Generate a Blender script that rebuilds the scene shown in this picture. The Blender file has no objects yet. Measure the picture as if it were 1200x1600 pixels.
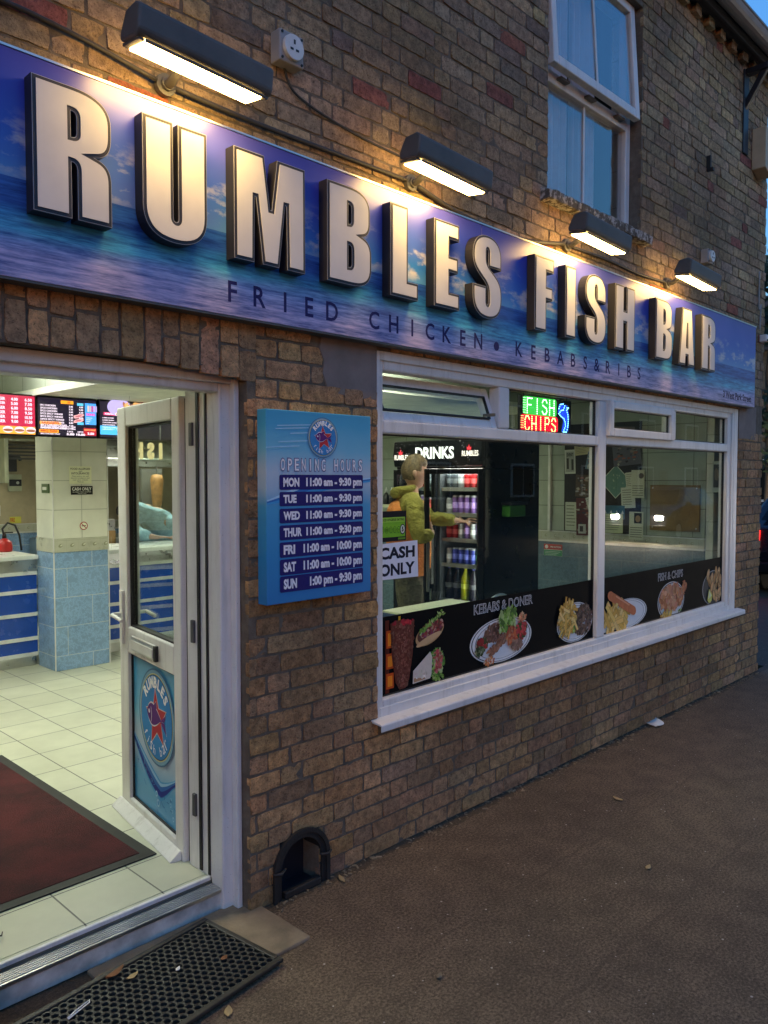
import bpy, bmesh, math, random
from mathutils import Vector, Matrix
R = math.radians
random.seed(7)
SC = bpy.context.scene
COL = SC.collection

# ------------------------------------------------------------ camera, sky, exposure
cam = bpy.data.objects.new('camera', bpy.data.cameras.new('camera'))
COL.objects.link(cam)
cam.location = (0.0, -2.412, 1.65)
cam.rotation_euler = (R(90 - 2.44), 0, R(44.2 - 90))
cam.data.sensor_fit = 'VERTICAL'
cam.data.sensor_height = 24.0
cam.data.lens = 1242.0 / 1600.0 * 24.0
cam.data.clip_start = 0.05
cam.data.clip_end = 500
SC.camera = cam

SUN_EL, SUN_ROT, SKY = 2.5, 215.0, 0.14
W = bpy.data.worlds.new('World'); SC.world = W
W.use_nodes = True
wn = W.node_tree
bg = wn.nodes['Background']
sky = wn.nodes.new('ShaderNodeTexSky')
sky.sky_type = 'NISHITA'
sky.sun_disc = False
sky.sun_elevation = R(SUN_EL)
sky.sun_rotation = R(SUN_ROT)
sky.altitude = 50
sky.air_density = 1.6
sky.dust_density = 0.6
sky.ozone_density = 6.0
wn.links.new(sky.outputs[0], bg.inputs[0])
bg.inputs[1].default_value = SKY
SC.view_settings.view_transform = 'Standard'
SC.view_settings.look = 'None'
SC.view_settings.exposure = 3.2
SC.view_settings.gamma = 1.0
SC.view_settings.use_white_balance = True          # the camera's own setting for blue dusk light
SC.view_settings.white_balance_temperature = 8100
SC.view_settings.white_balance_tint = 11
SC.cycles.max_bounces = 7
SC.cycles.transparent_max_bounces = 12
SC.cycles.caustics_reflective = False
SC.cycles.caustics_refractive = False
SC.cycles.sample_clamp_indirect = 4.0

LAMP = 7.0      # floodlight lenses
CEIL = 2.9       # ceiling panels

# ------------------------------------------------------------ materials
def nt(name):
    m = bpy.data.materials.new(name); m.use_nodes = True
    return m, m.node_tree, m.node_tree.nodes['Principled BSDF']

def ramp(t, fac, stops, interp='LINEAR'):
    n = t.nodes.new('ShaderNodeValToRGB'); n.color_ramp.interpolation = interp
    e = n.color_ramp.elements
    e[0].position, e[0].color = stops[0][0], (*stops[0][1], 1)
    e[1].position, e[1].color = stops[-1][0], (*stops[-1][1], 1)
    for p, c in stops[1:-1]:
        k = e.new(p); k.color = (*c, 1)
    if fac is not None: t.links.new(fac, n.inputs[0])
    return n.outputs[0]

def math_n(t, op, a, b=None, c=None):
    n = t.nodes.new('ShaderNodeMath'); n.operation = op
    for i, v in enumerate((a, b, c)):
        if v is None: continue
        if isinstance(v, (int, float)): n.inputs[i].default_value = v
        else: t.links.new(v, n.inputs[i])
    return n.outputs[0]

def mixc(t, fac, a, b, mode='MIX'):
    n = t.nodes.new('ShaderNodeMix'); n.data_type = 'RGBA'; n.blend_type = mode
    for s, v in ((n.inputs[0], fac), (n.inputs[6], a), (n.inputs[7], b)):
        if isinstance(v, (int, float)): s.default_value = v
        elif isinstance(v, tuple): s.default_value = (*v, 1)
        else: t.links.new(v, s)
    return n.outputs[2]

def coords(t, scale=(1, 1, 1), kind='Object', loc=(0, 0, 0), rot=(0, 0, 0)):
    tc = t.nodes.new('ShaderNodeTexCoord'); mp = t.nodes.new('ShaderNodeMapping')
    mp.inputs['Scale'].default_value = scale
    mp.inputs['Location'].default_value = loc
    mp.inputs['Rotation'].default_value = rot
    t.links.new(tc.outputs[kind], mp.inputs[0])
    return mp.outputs[0]

def noise(t, vec, scale, detail=4, rough=.55):
    n = t.nodes.new('ShaderNodeTexNoise')
    n.inputs['Scale'].default_value = scale
    n.inputs['Detail'].default_value = detail
    n.inputs['Roughness'].default_value = rough
    if vec is not None: t.links.new(vec, n.inputs['Vector'])
    return n.outputs['Fac']

def bump(t, b, h, strength=.3, dist=.01):
    n = t.nodes.new('ShaderNodeBump')
    n.inputs['Strength'].default_value = strength
    n.inputs['Distance'].default_value = dist
    t.links.new(h, n.inputs['Height']); t.links.new(n.outputs[0], b.inputs['Normal'])

def plain(name, c, rough=.5, metal=0., var=.12, nscale=9., bmp=0., bscale=60., spec=.5, coat=0.):
    """a colour with a little uneven wear, roughness and grain"""
    m, t, b = nt(name)
    v = coords(t)
    n1 = noise(t, v, nscale, 5)
    lo = tuple(x * (1 - var) for x in c); hi = tuple(min(1, x * (1 + var)) for x in c)
    t.links.new(ramp(t, n1, [(.3, lo), (.7, hi)]), b.inputs['Base Color'])
    r = math_n(t, 'MULTIPLY_ADD', n1, .25, rough - .125)
    t.links.new(r, b.inputs['Roughness'])
    b.inputs['Metallic'].default_value = metal
    b.inputs['Specular IOR Level'].default_value = spec
    b.inputs['Coat Weight'].default_value = coat
    if bmp: bump(t, b, noise(t, v, bscale, 3), bmp, .004)
    return m

def emit(name, c, s, attr=False):
    m, t, b = nt(name)
    b.inputs['Base Color'].default_value = (.02, .02, .02, 1)
    b.inputs['Roughness'].default_value = .3
    if attr:
        a = t.nodes.new('ShaderNodeAttribute'); a.attribute_name = 'Col'
        t.links.new(a.outputs['Color'], b.inputs['Emission Color'])
    else:
        b.inputs['Emission Color'].default_value = (*c, 1)
    b.inputs['Emission Strength'].default_value = s
    return m

def printed(name, rough=.35, grain=.10, spec=.5):
    """printed or painted artwork: colour held per face in the mesh"""
    m, t, b = nt(name)
    a = t.nodes.new('ShaderNodeAttribute'); a.attribute_name = 'Col'
    n = noise(t, coords(t), 90, 4)
    k = math_n(t, 'MULTIPLY_ADD', n, grain * 2.6, (1 - grain) * 1.3)
    t.links.new(mixc(t, 1.0, a.outputs['Color'], k, 'MULTIPLY'), b.inputs['Base Color'])
    b.inputs['Roughness'].default_value = rough
    b.inputs['Specular IOR Level'].default_value = spec
    return m

def brick_mat():
    m, t, b = nt('old_brick')
    a = t.nodes.new('ShaderNodeAttribute'); a.attribute_name = 'Col'
    v = coords(t)
    n1 = noise(t, v, 26, 8, .7); n2 = noise(t, v, 120, 4, .7); n3 = noise(t, v, 1.3, 4)
    c = mixc(t, 1., a.outputs['Color'], ramp(t, n1, [(.28, (.50, .47, .44)), (.5, (1.28, 1.23, 1.15)), (.72, (2.1, 1.98, 1.76))]), 'MULTIPLY')
    pits = ramp(t, n2, [(.33, (.42, .39, .36)), (.46, (1, 1, 1))])
    c = mixc(t, 1., c, pits, 'MULTIPLY')
    c = mixc(t, 1., c, ramp(t, n3, [(.35, (.62, .60, .58)), (.65, (1.18, 1.15, 1.10))]), 'MULTIPLY')
    t.links.new(c, b.inputs['Base Color'])
    b.inputs['Roughness'].default_value = .88
    b.inputs['Specular IOR Level'].default_value = .3
    h = math_n(t, 'ADD', n1, math_n(t, 'MULTIPLY', n2, .6))
    bump(t, b, h, 1.0, .009)
    return m

def mortar_mat():
    m, t, b = nt('lime_mortar')
    v = coords(t)
    n1 = noise(t, v, 14, 6, .7); n2 = noise(t, v, 160, 3, .7)
    c = ramp(t, n1, [(.3, (.10, .077, .056)), (.5, (.155, .12, .088)), (.72, (.23, .185, .14))])
    t.links.new(c, b.inputs['Base Color']); b.inputs['Roughness'].default_value = .95
    bump(t, b, math_n(t, 'ADD', n1, n2), .7, .006)
    return m

def tarmac_mat():
    m, t, b = nt('tarmac')
    v = coords(t)
    n1 = noise(t, v, .7, 4); n2 = noise(t, v, 95, 8, .9); n3 = noise(t, v, 7, 5, .6)
    base = ramp(t, n2, [(.40, (.030, .022, .014)), (.50, (.140, .102, .067)), (.57, (.22, .165, .112)), (.66, (.42, .33, .24))])
    base = mixc(t, 1., base, ramp(t, n3, [(.3, (.74, .72, .7)), (.7, (1.2, 1.15, 1.1))]), 'MULTIPLY')
    base = mixc(t, 1., base, ramp(t, n1, [(.35, (.86, .85, .84)), (.65, (1.10, 1.08, 1.06))]), 'MULTIPLY')
    # two laid strips meet in a ragged seam that runs with the street
    tc = t.nodes.new('ShaderNodeTexCoord'); sx = t.nodes.new('ShaderNodeSeparateXYZ'); t.links.new(tc.outputs['Object'], sx.inputs[0])
    wob = math_n(t, 'MULTIPLY_ADD', noise(t, coords(t, (3, 3, 3)), 2., 4), .09, -.045)
    for y0_, w_, k_ in ((-.62, .008, .28), (-1.12, .010, .32), (-1.9, .01, .3)):
        d = math_n(t, 'ABSOLUTE', math_n(t, 'ADD', math_n(t, 'ADD', sx.outputs['Y'], wob), -y0_ - 0.0))
        line = math_n(t, 'MULTIPLY', math_n(t, 'LESS_THAN', d, w_), ramp(t, n3, [(.42, (0, 0, 0)), (.60, (1, 1, 1))]))
        base = mixc(t, math_n(t, 'MULTIPLY', line, k_), base, (.03, .024, .018))
    grit = math_n(t, 'GREATER_THAN', math_n(t, 'ADD', sx.outputs['Y'], math_n(t, 'MULTIPLY_ADD', n3, .16, -.05)), -.015)
    base = mixc(t, math_n(t, 'MULTIPLY', grit, .55), base, (.035, .03, .02))      # soil caught along the foot of the wall
    vo = t.nodes.new('ShaderNodeTexVoronoi'); vo.inputs['Scale'].default_value = 34
    t.links.new(v, vo.inputs['Vector'])
    wn_ = t.nodes.new('ShaderNodeTexWhiteNoise'); t.links.new(vo.outputs['Position'], wn_.inputs['Vector'])
    keep = math_n(t, 'GREATER_THAN', wn_.outputs['Value'], .86)
    size = math_n(t, 'MULTIPLY_ADD', wn_.outputs['Value'], .75, -.60)
    spot = math_n(t, 'MULTIPLY', math_n(t, 'LESS_THAN', vo.outputs['Distance'], size), keep)
    c = mixc(t, spot, base, (.50, .43, .36))
    t.links.new(c, b.inputs['Base Color'])
    b.inputs['Roughness'].default_value = .82
    b.inputs['Specular IOR Level'].default_value = .35
    bump(t, b, n2, .25, .003)
    return m

def cloth_mat(name, c):
    m, t, b = nt(name)
    v = coords(t); n = noise(t, v, 16, 5, .6); f_ = noise(t, coords(t, (7, 7, 13)), 1., 4, .55); g = noise(t, v, 260, 2)
    t.links.new(mixc(t, 1., ramp(t, n, [(.3, tuple(x * .75 for x in c)), (.7, tuple(x * 1.2 for x in c))]), ramp(t, g, [(.3, (.75, .75, .75)), (.7, (1.2, 1.2, 1.2))]), 'MULTIPLY'), b.inputs['Base Color'])
    b.inputs['Roughness'].default_value = .92; b.inputs['Specular IOR Level'].default_value = .2
    bump(t, b, math_n(t, 'ADD', f_, math_n(t, 'MULTIPLY', n, .5)), 1., .045)
    return m

def tile_mat(name, c1, c2, mortar, w, h, marble=False, rough=.18, off=0., axis='XZ', loc=(0, 0, 0)):
    m, t, b = nt(name)
    rot = {'XZ': (R(90), 0, 0), 'YZ': (R(90), 0, R(90)), 'XY': (0, 0, 0)}[axis]
    tc = t.nodes.new('ShaderNodeTexCoord')
    sx = t.nodes.new('ShaderNodeSeparateXYZ'); cb = t.nodes.new('ShaderNodeCombineXYZ')
    t.links.new(tc.outputs['Object'], sx.inputs[0])
    k = {'XZ': ('X', 'Z'), 'YZ': ('Y', 'Z'), 'XY': ('X', 'Y')}[axis]
    t.links.new(math_n(t, 'SUBTRACT', sx.outputs[k[0]], loc[0]), cb.inputs[0])
    t.links.new(math_n(t, 'SUBTRACT', sx.outputs[k[1]], loc[1]), cb.inputs[1])
    br = t.nodes.new('ShaderNodeTexBrick')
    br.offset = off; br.squash = 1
    br.inputs['Scale'].default_value = 1.0
    br.inputs['Brick Width'].default_value = w; br.inputs['Row Height'].default_value = h
    br.inputs['Mortar Size'].default_value = .0035
    br.inputs['Mortar Smooth'].default_value = .2
    br.inputs['Bias'].default_value = 0
    br.inputs['Color1'].default_value = (*c1, 1); br.inputs['Color2'].default_value = (*c2, 1)
    br.inputs['Mortar'].default_value = (*mortar, 1)
    t.links.new(cb.outputs[0], br.inputs['Vector'])
    v = coords(t)
    if marble:
        n = noise(t, v, 13, 10, .8); n_ = noise(t, v, 4, 4)
        base = mixc(t, 1., br.outputs['Color'], ramp(t, n_, [(.3, (.85, .88, .9)), (.7, (1.12, 1.1, 1.08))]), 'MULTIPLY')
        c = mixc(t, ramp(t, n, [(.47, (0, 0, 0)), (.505, (.55, .55, .55)), (.54, (0, 0, 0))]), base, tuple(min(1, x * 1.9) for x in c1))
    else:
        n = noise(t, v, 5, 5)
        c = mixc(t, 1., br.outputs['Color'], ramp(t, n, [(.3, (.9, .9, .88)), (.7, (1.05, 1.05, 1.04))]), 'MULTIPLY')
    t.links.new(c, b.inputs['Base Color'])
    t.links.new(math_n(t, 'MULTIPLY_ADD', noise(t, v, 3, 4), .25, rough - .08), b.inputs['Roughness'])
    bump(t, b, math_n(t, 'SUBTRACT', 1., br.outputs['Fac']), .35, .003)
    return m

def beach_mat():
    """the printed beach on the fascia: purple sky, clouds, sea, pale shallows (object space, metres)"""
    m, t, b = nt('beach_print')
    tc = t.nodes.new('ShaderNodeTexCoord'); sx = t.nodes.new('ShaderNodeSeparateXYZ')
    t.links.new(tc.outputs['Object'], sx.inputs[0])
    X, Z = sx.outputs['X'], sx.outputs['Z']
    v0 = math_n(t, 'DIVIDE', Z, .64)
    wv = noise(t, coords(t, (.55, 1, 5)), 1.0, 4)
    v = math_n(t, 'ADD', v0, math_n(t, 'MULTIPLY_ADD', wv, .26, -.13))
    sea = ramp(t, v, [(0, (.42, .37, .58)), (.10, (.38, .36, .60)), (.17, (.24, .34, .62)), (.23, (.05, .38, .60)),
                      (.29, (.02, .24, .50)), (.35, (.015, .09, .36)), (.42, (.02, .12, .42)), (.5, (.02, .11, .40)), (1, (.015, .07, .30))])
    st = noise(t, coords(t, (3.2, 1, 40), rot=(0, R(2), 0)), 1.0, 7, .72)
    st2 = noise(t, coords(t, (9, 1, 110)), 1.0, 4, .7)
    sea = mixc(t, 1., sea, ramp(t, math_n(t, 'MULTIPLY_ADD', st2, .35, math_n(t, 'MULTIPLY', st, .65)), [(.40, (.22, .32, .52)), (.5, (.92, .96, 1)), (.60, (1.8, 1.6, 1.35))]), 'MULTIPLY')
    gl = noise(t, coords(t, (.9, 1, 3), loc=(3, 0, 0)), 1.6, 3)
    sea = mixc(t, math_n(t, 'MULTIPLY', ramp(t, gl, [(.52, (0, 0, 0)), (.7, (.5, .5, .5))]), ramp(t, v, [(.0, (1, 1, 1)), (.30, (0, 0, 0))])), sea, (.62, .48, .58))
    skyc = ramp(t, v0, [(.44, (.08, .32, .62)), (.54, (.025, .19, .58)), (.68, (.018, .10, .52)), (.84, (.035, .060, .46)), (1, (.05, .045, .36))])
    big = noise(t, coords(t, (.8, 1, 1.4), loc=(1.3, 0, 0)), 1.4, 3)
    skyc = mixc(t, ramp(t, big, [(.47, (0, 0, 0)), (.72, (.55, .55, .55))]), skyc, (.14, .15, .55))
    cl = noise(t, coords(t, (3.2, 1, 7)), 1.8, 7, .62)
    band = ramp(t, v0, [(.42, (0, 0, 0)), (.50, (1, 1, 1)), (.62, (.8, .8, .8)), (.76, (0, 0, 0))])
    cm = math_n(t, 'MULTIPLY', ramp(t, cl, [(.51, (0, 0, 0)), (.62, (1, 1, 1))]), band)
    skyc = mixc(t, math_n(t, 'MULTIPLY', cm, .8), skyc, (.70, .66, .62))
    hz = math_n(t, 'GREATER_THAN', math_n(t, 'ADD', v0, math_n(t, 'MULTIPLY', X, -.0)), .44)
    t.links.new(mixc(t, 1., mixc(t, hz, sea, skyc), (.98, .98, 1.0), 'MULTIPLY'), b.inputs['Base Color'])
    b.inputs['Roughness'].default_value = .34
    bump(t, b, noise(t, coords(t), 2.2, 2), .08, .02)
    return m

def water_mat(name, z0, z1):
    """blue under-water print with a pale band, used on the door panel and the hours sign"""
    m, t, b = nt(name)
    tc = t.nodes.new('ShaderNodeTexCoord'); sx = t.nodes.new('ShaderNodeSeparateXYZ')
    t.links.new(tc.outputs['Object'], sx.inputs[0])
    v0 = math_n(t, 'DIVIDE', math_n(t, 'SUBTRACT', sx.outputs['Z'], z0), z1 - z0)
    n = noise(t, coords(t, (5, 5, 5)), 1., 4)
    v = math_n(t, 'ADD', v0, math_n(t, 'MULTIPLY_ADD', n, .10, -.05))
    c = ramp(t, v, [(0, (.012, .22, .52)), (.25, (.012, .28, .58)), (.50, (.04, .36, .64)), (.60, (.36, .54, .70)), (.68, (.42, .57, .71)),
                    (.80, (.13, .48, .70)), (.93, (.035, .36, .63)), (1, (.025, .32, .58))])
    t.links.new(c, b.inputs['Base Color']); b.inputs['Roughness'].default_value = .35
    return m

def glass_mat(name, tint=(.93, .97, .95), refl=1.0, rough=.0, ior=1.45):
    """thin window glass: clear, with the reflection growing at grazing angles"""
    m = bpy.data.materials.new(name); m.use_nodes = True
    t = m.node_tree; t.nodes.clear()
    o = t.nodes.new('ShaderNodeOutputMaterial'); mx = t.nodes.new('ShaderNodeMixShader')
    tr = t.nodes.new('ShaderNodeBsdfTransparent'); gl = t.nodes.new('ShaderNodeBsdfGlossy'); fr = t.nodes.new('ShaderNodeFresnel')
    tr.inputs[0].default_value = (*tint, 1); gl.inputs['Roughness'].default_value = rough
    ge = t.nodes.new('ShaderNodeNewGeometry')      # same reflection from either side of the sheet
    t.links.new(math_n(t, 'MULTIPLY_ADD', ge.outputs['Backfacing'], 1 / ior - ior, ior), fr.inputs['IOR'])
    t.links.new(math_n(t, 'MINIMUM', math_n(t, 'MULTIPLY', fr.outputs[0], refl), 1.), mx.inputs[0])
    t.links.new(tr.outputs[0], mx.inputs[1]); t.links.new(gl.outputs[0], mx.inputs[2])
    t.links.new(mx.outputs[0], o.inputs[0])
    return m

def carpet_mat(name, c):
    m, t, b = nt(name)
    v = coords(t)
    n = noise(t, v, 220, 4, .8); n2 = noise(t, v, 4, 5)
    cc = mixc(t, 1., ramp(t, n, [(.3, tuple(x * .35 for x in c)), (.7, tuple(x * 1.5 for x in c))]), ramp(t, n2, [(.35, (.50, .52, .52)), (.65, (1.15, 1.1, 1.1))]), 'MULTIPLY')
    t.links.new(cc, b.inputs['Base Color']); b.inputs['Roughness'].default_value = .95
    bump(t, b, n, .9, .006)
    return m

def peeling_mat():
    m, t, b = nt('peeling_white_paint')
    v = coords(t)
    n = noise(t, v, 30, 6, .7); n2 = noise(t, v, 5, 3)
    c = ramp(t, math_n(t, 'ADD', n, math_n(t, 'MULTIPLY_ADD', n2, .3, -.15)), [(.44, (.10, .085, .07)), (.50, (.16, .14, .12)), (.54, (.42, .39, .36)), (.8, (.50, .47, .44))])
    t.links.new(c, b.inputs['Base Color']); b.inputs['Roughness'].default_value = .85
    bump(t, b, n, .8, .008)
    return m

M = {}
M['brick'] = brick_mat(); M['mortar'] = mortar_mat(); M['tarmac'] = tarmac_mat()
def upvc_mat():
    m, t, b = nt('white_upvc')
    g = noise(t, coords(t, (22, 22, 2.2)), 1., 6, .7); n = noise(t, coords(t), 5, 5); sp = noise(t, coords(t), 150, 3, .7)
    c = ramp(t, n, [(.3, (.70, .69, .67)), (.7, (.80, .79, .77))])
    c = mixc(t, ramp(t, g, [(.52, (0, 0, 0)), (.75, (.55, .55, .55))]), c, (.40, .38, .34))
    c = mixc(t, ramp(t, sp, [(.66, (0, 0, 0)), (.70, (.6, .6, .6))]), c, (.22, .2, .17))
    t.links.new(c, b.inputs['Base Color']); t.links.new(math_n(t, 'MULTIPLY_ADD', n, .25, .25), b.inputs['Roughness'])
    return m
M['upvc'] = upvc_mat()
M['upvc_dirty'] = plain('dirty_white_upvc', (.55, .54, .50), .45, var=.3, nscale=16)
M['gasket'] = plain('black_gasket', (.012, .012, .013), .6)
M['cement'] = plain('cement_render', (.24, .185, .16), .9, var=.22, nscale=7, bmp=.5, bscale=70)
M['stone_slab'] = plain('stone_slab', (.25, .19, .12), .85, var=.3, nscale=9, bmp=.6, bscale=120)
M['beach'] = beach_mat()
M['alu'] = plain('aluminium', (.62, .62, .62), .35, 1., var=.1)
M['dark_metal'] = plain('dark_grey_metal', (.10, .098, .094), .55, var=.2)
M['letter_side'] = plain('charcoal_letter_side', (.014, .014, .018), .5, var=.15)
M['letter_border'] = plain('navy_letter_border', (.022, .022, .032), .4)
M['letter_rim'] = plain('pale_letter_rim', (.40, .40, .42), .35)
M['letter_face'] = plain('white_letter_face', (.60, .60, .62), .38, var=.05)
M['tagline'] = plain('navy_vinyl', (.035, .04, .14), .4)
M['lens'] = emit('lamp_lens', (1.0, .68, .25), LAMP)
M['ceiling_light'] = emit('ceiling_light_panel', (.84, 1.0, .98), CEIL)
M['cable'] = plain('grey_cable', (.05, .045, .042), .6)
M['grey_plastic'] = plain('grey_plastic', (.32, .31, .30), .5)
M['white_plastic'] = plain('white_plastic', (.7, .69, .66), .4)
M['black_plastic'] = plain('black_plastic', (.012, .012, .014), .35)
M['cast_iron'] = plain('cast_iron', (.018, .017, .017), .6, var=.35, bmp=.5, bscale=90)
M['print'] = printed('printed_artwork', .55, .12, .12); M['paper'] = printed('printed_paper', .8, .06, .2)
M['screen'] = emit('screen_picture', None, .20, True)
M['led'] = emit('led_dots', None, 1.1, True)
M['glass'] = glass_mat('window_glass')
M['door_glass'] = glass_mat('door_glass', (.86, .93, .90))
M['upper_glass'] = glass_mat('upper_window_glass', (.97, .97, .98), 2.9)
M['fridge_glass'] = glass_mat('fridge_glass', (.85, .9, .9))
M['cream_xz'] = tile_mat('cream_wall_tile', (.70, .70, .60), (.74, .74, .64), (.46, .47, .39), .30, .235, loc=(.02, .12))
M['cream_yz'] = tile_mat('cream_wall_tile_side', (.36, .41, .35), (.40, .45, .38), (.17, .19, .16), .40, .235, axis='YZ', loc=(.1, .12))  # cream tile again, with the dimness of the side faces put into the colour
M['blue_xz'] = tile_mat('blue_marble_tile', (.19, .32, .50), (.22, .36, .54), (.48, .54, .58), .42, .235, True, off=.5, loc=(.1, .12))
M['blue_yz'] = tile_mat('blue_marble_tile_side', (.085, .14, .175), (.10, .155, .19), (.17, .21, .22), .42, .235, True, off=.5, axis='YZ', loc=(.1, .12))  # blue tile again, darkened in colour for the dimly lit side wall
M['tile_border'] = plain('tile_border', (.5, .5, .40), .3)
M['floor_tile'] = tile_mat('floor_tile', (.56, .56, .43), (.60, .60, .46), (.13, .13, .10), .30, .315, rough=.32, axis='XY', loc=(.011, .165))
M['ceiling'] = plain('white_ceiling', (.72, .73, .62), .8)
M['plaster'] = plain('beige_plaster', (.52, .43, .28), .7)
M['counter_blue'] = plain('blue_counter_panel', (.006, .070, .40), .25, var=.08)
M['counter_white'] = plain('white_counter_strip', (.7, .72, .70), .3)
M['steel'] = plain('stainless_steel', (.58, .57, .54), .3, 1., var=.12)
M['carpet'] = carpet_mat('maroon_carpet', (.085, .010, .012))
M['carpet_edge'] = plain('black_rubber_edge', (.018, .018, .016), .7)
M['rubber'] = plain('black_rubber', (.022, .021, .017), .55, var=.4, nscale=30, bmp=.3)
M['hours'] = water_mat('hours_sign_print', 0, .73); M['doorwater'] = water_mat('door_panel_print', -.15, .78)
M['tinted'] = plain('black_window_film', (.005, .0055, .0065), .6, spec=.05)
M['peeling'] = peeling_mat()
M['curtain'] = plain('white_net_curtain', (.62, .64, .66), .9)
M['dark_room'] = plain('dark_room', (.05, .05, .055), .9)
M['slate'] = plain('roof_slate', (.07, .07, .08), .7, bmp=.4)
M['gutter'] = plain('grey_gutter', (.30, .28, .29), .5)
M['soffit'] = plain('dark_soffit', (.03, .03, .036), .7)
M['black_paint_and_shade'] = plain('black_paint_and_shade', (.014, .015, .022), .45)
M['skin'] = plain('skin', (.48, .27, .19), .55, var=.1, nscale=30)
M['hoodie'] = cloth_mat('hoodie_cloth', (.24, .21, .05))
M['vest'] = cloth_mat('vest_cloth', (.62, .20, .06))
M['trousers'] = cloth_mat('trousers_cloth', (.085, .075, .05))
M['hair'] = plain('brown_hair', (.12, .078, .038), .7, var=.5, nscale=60, bmp=.8, bscale=90)
M['dark_hair'] = plain('dark_hair', (.012, .01, .009), .6, var=.4, bmp=.6)
M['shirt'] = cloth_mat('shirt_cloth', (.30, .50, .60))
M['black_gloss'] = plain('black_gloss', (.006, .0065, .008), .3, spec=.25)
M['fridge_inner'] = plain('fridge_lining', (.07, .075, .085), .5)
M['fridge_led'] = emit('fridge_light', (.85, .92, 1.0), 4.5)
M['brown_board'] = plain('brown_board', (.24, .14, .05), .55, var=.15)
M['cork'] = plain('dark_noticeboard', (.035, .03, .028), .9)
M['leaf'] = plain('leaf_green', (.03, .05, .018), .7, var=.5, nscale=3)
M['bark'] = plain('bark', (.07, .05, .035), .9, bmp=.6)
M['dead_leaf'] = plain('dead_leaf', (.42, .30, .14), .8)
M['rusty_leaf'] = plain('rusty_leaf', (.20, .08, .03), .8)
M['white_paper'] = plain('white_paper', (.75, .74, .70), .85)
M['car_paint'] = plain('dark_car_paint', (.012, .013, .02), .25, coat=.5)
M['tyre'] = plain('tyre', (.015, .015, .015), .8)
M['tail'] = emit('tail_light_glow', (1.0, .02, .02), .9)
M['head'] = emit('headlight_glow', (1.0, .97, .9), 160.)
M['red'] = plain('red_paint', (.50, .02, .02), .35)
M['sauce_white'] = plain('white_bottle', (.6, .6, .55), .4)
M['green_box'] = plain('green_box', (.03, .16, .02), .5)
M['doner'] = plain('doner_meat', (.33, .14, .04), .6, var=.4, nscale=25, bmp=.8, bscale=40)
M['wood_pale'] = plain('pale_table_top', (.62, .63, .45), .35)
M['wood_board'] = plain('chopping_board', (.42, .24, .10), .5)
M['can'] = printed('can_print', .25, .15)

# ------------------------------------------------------------ mesh helpers
ROOT = {}   # object -> world location of its top-level thing

def link(ob, parent=None):
    COL.objects.link(ob)
    if parent is not None:
        ob.parent = parent; ROOT[ob.name] = ROOT[parent.name]
    return ob

def tag(o, label=None, cat=None, group=None, kind=None):
    for k, v in (('label', label), ('category', cat), ('group', group), ('kind', kind)):
        if v: o[k] = v
    return o

def thing(name, label, cat, loc=(0, 0, 0), group=None):
    o = bpy.data.objects.new(name, None); o.location = loc
    o.empty_display_size = .1
    COL.objects.link(o); ROOT[o.name] = Vector(loc)
    return tag(o, label, cat, group)

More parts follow.
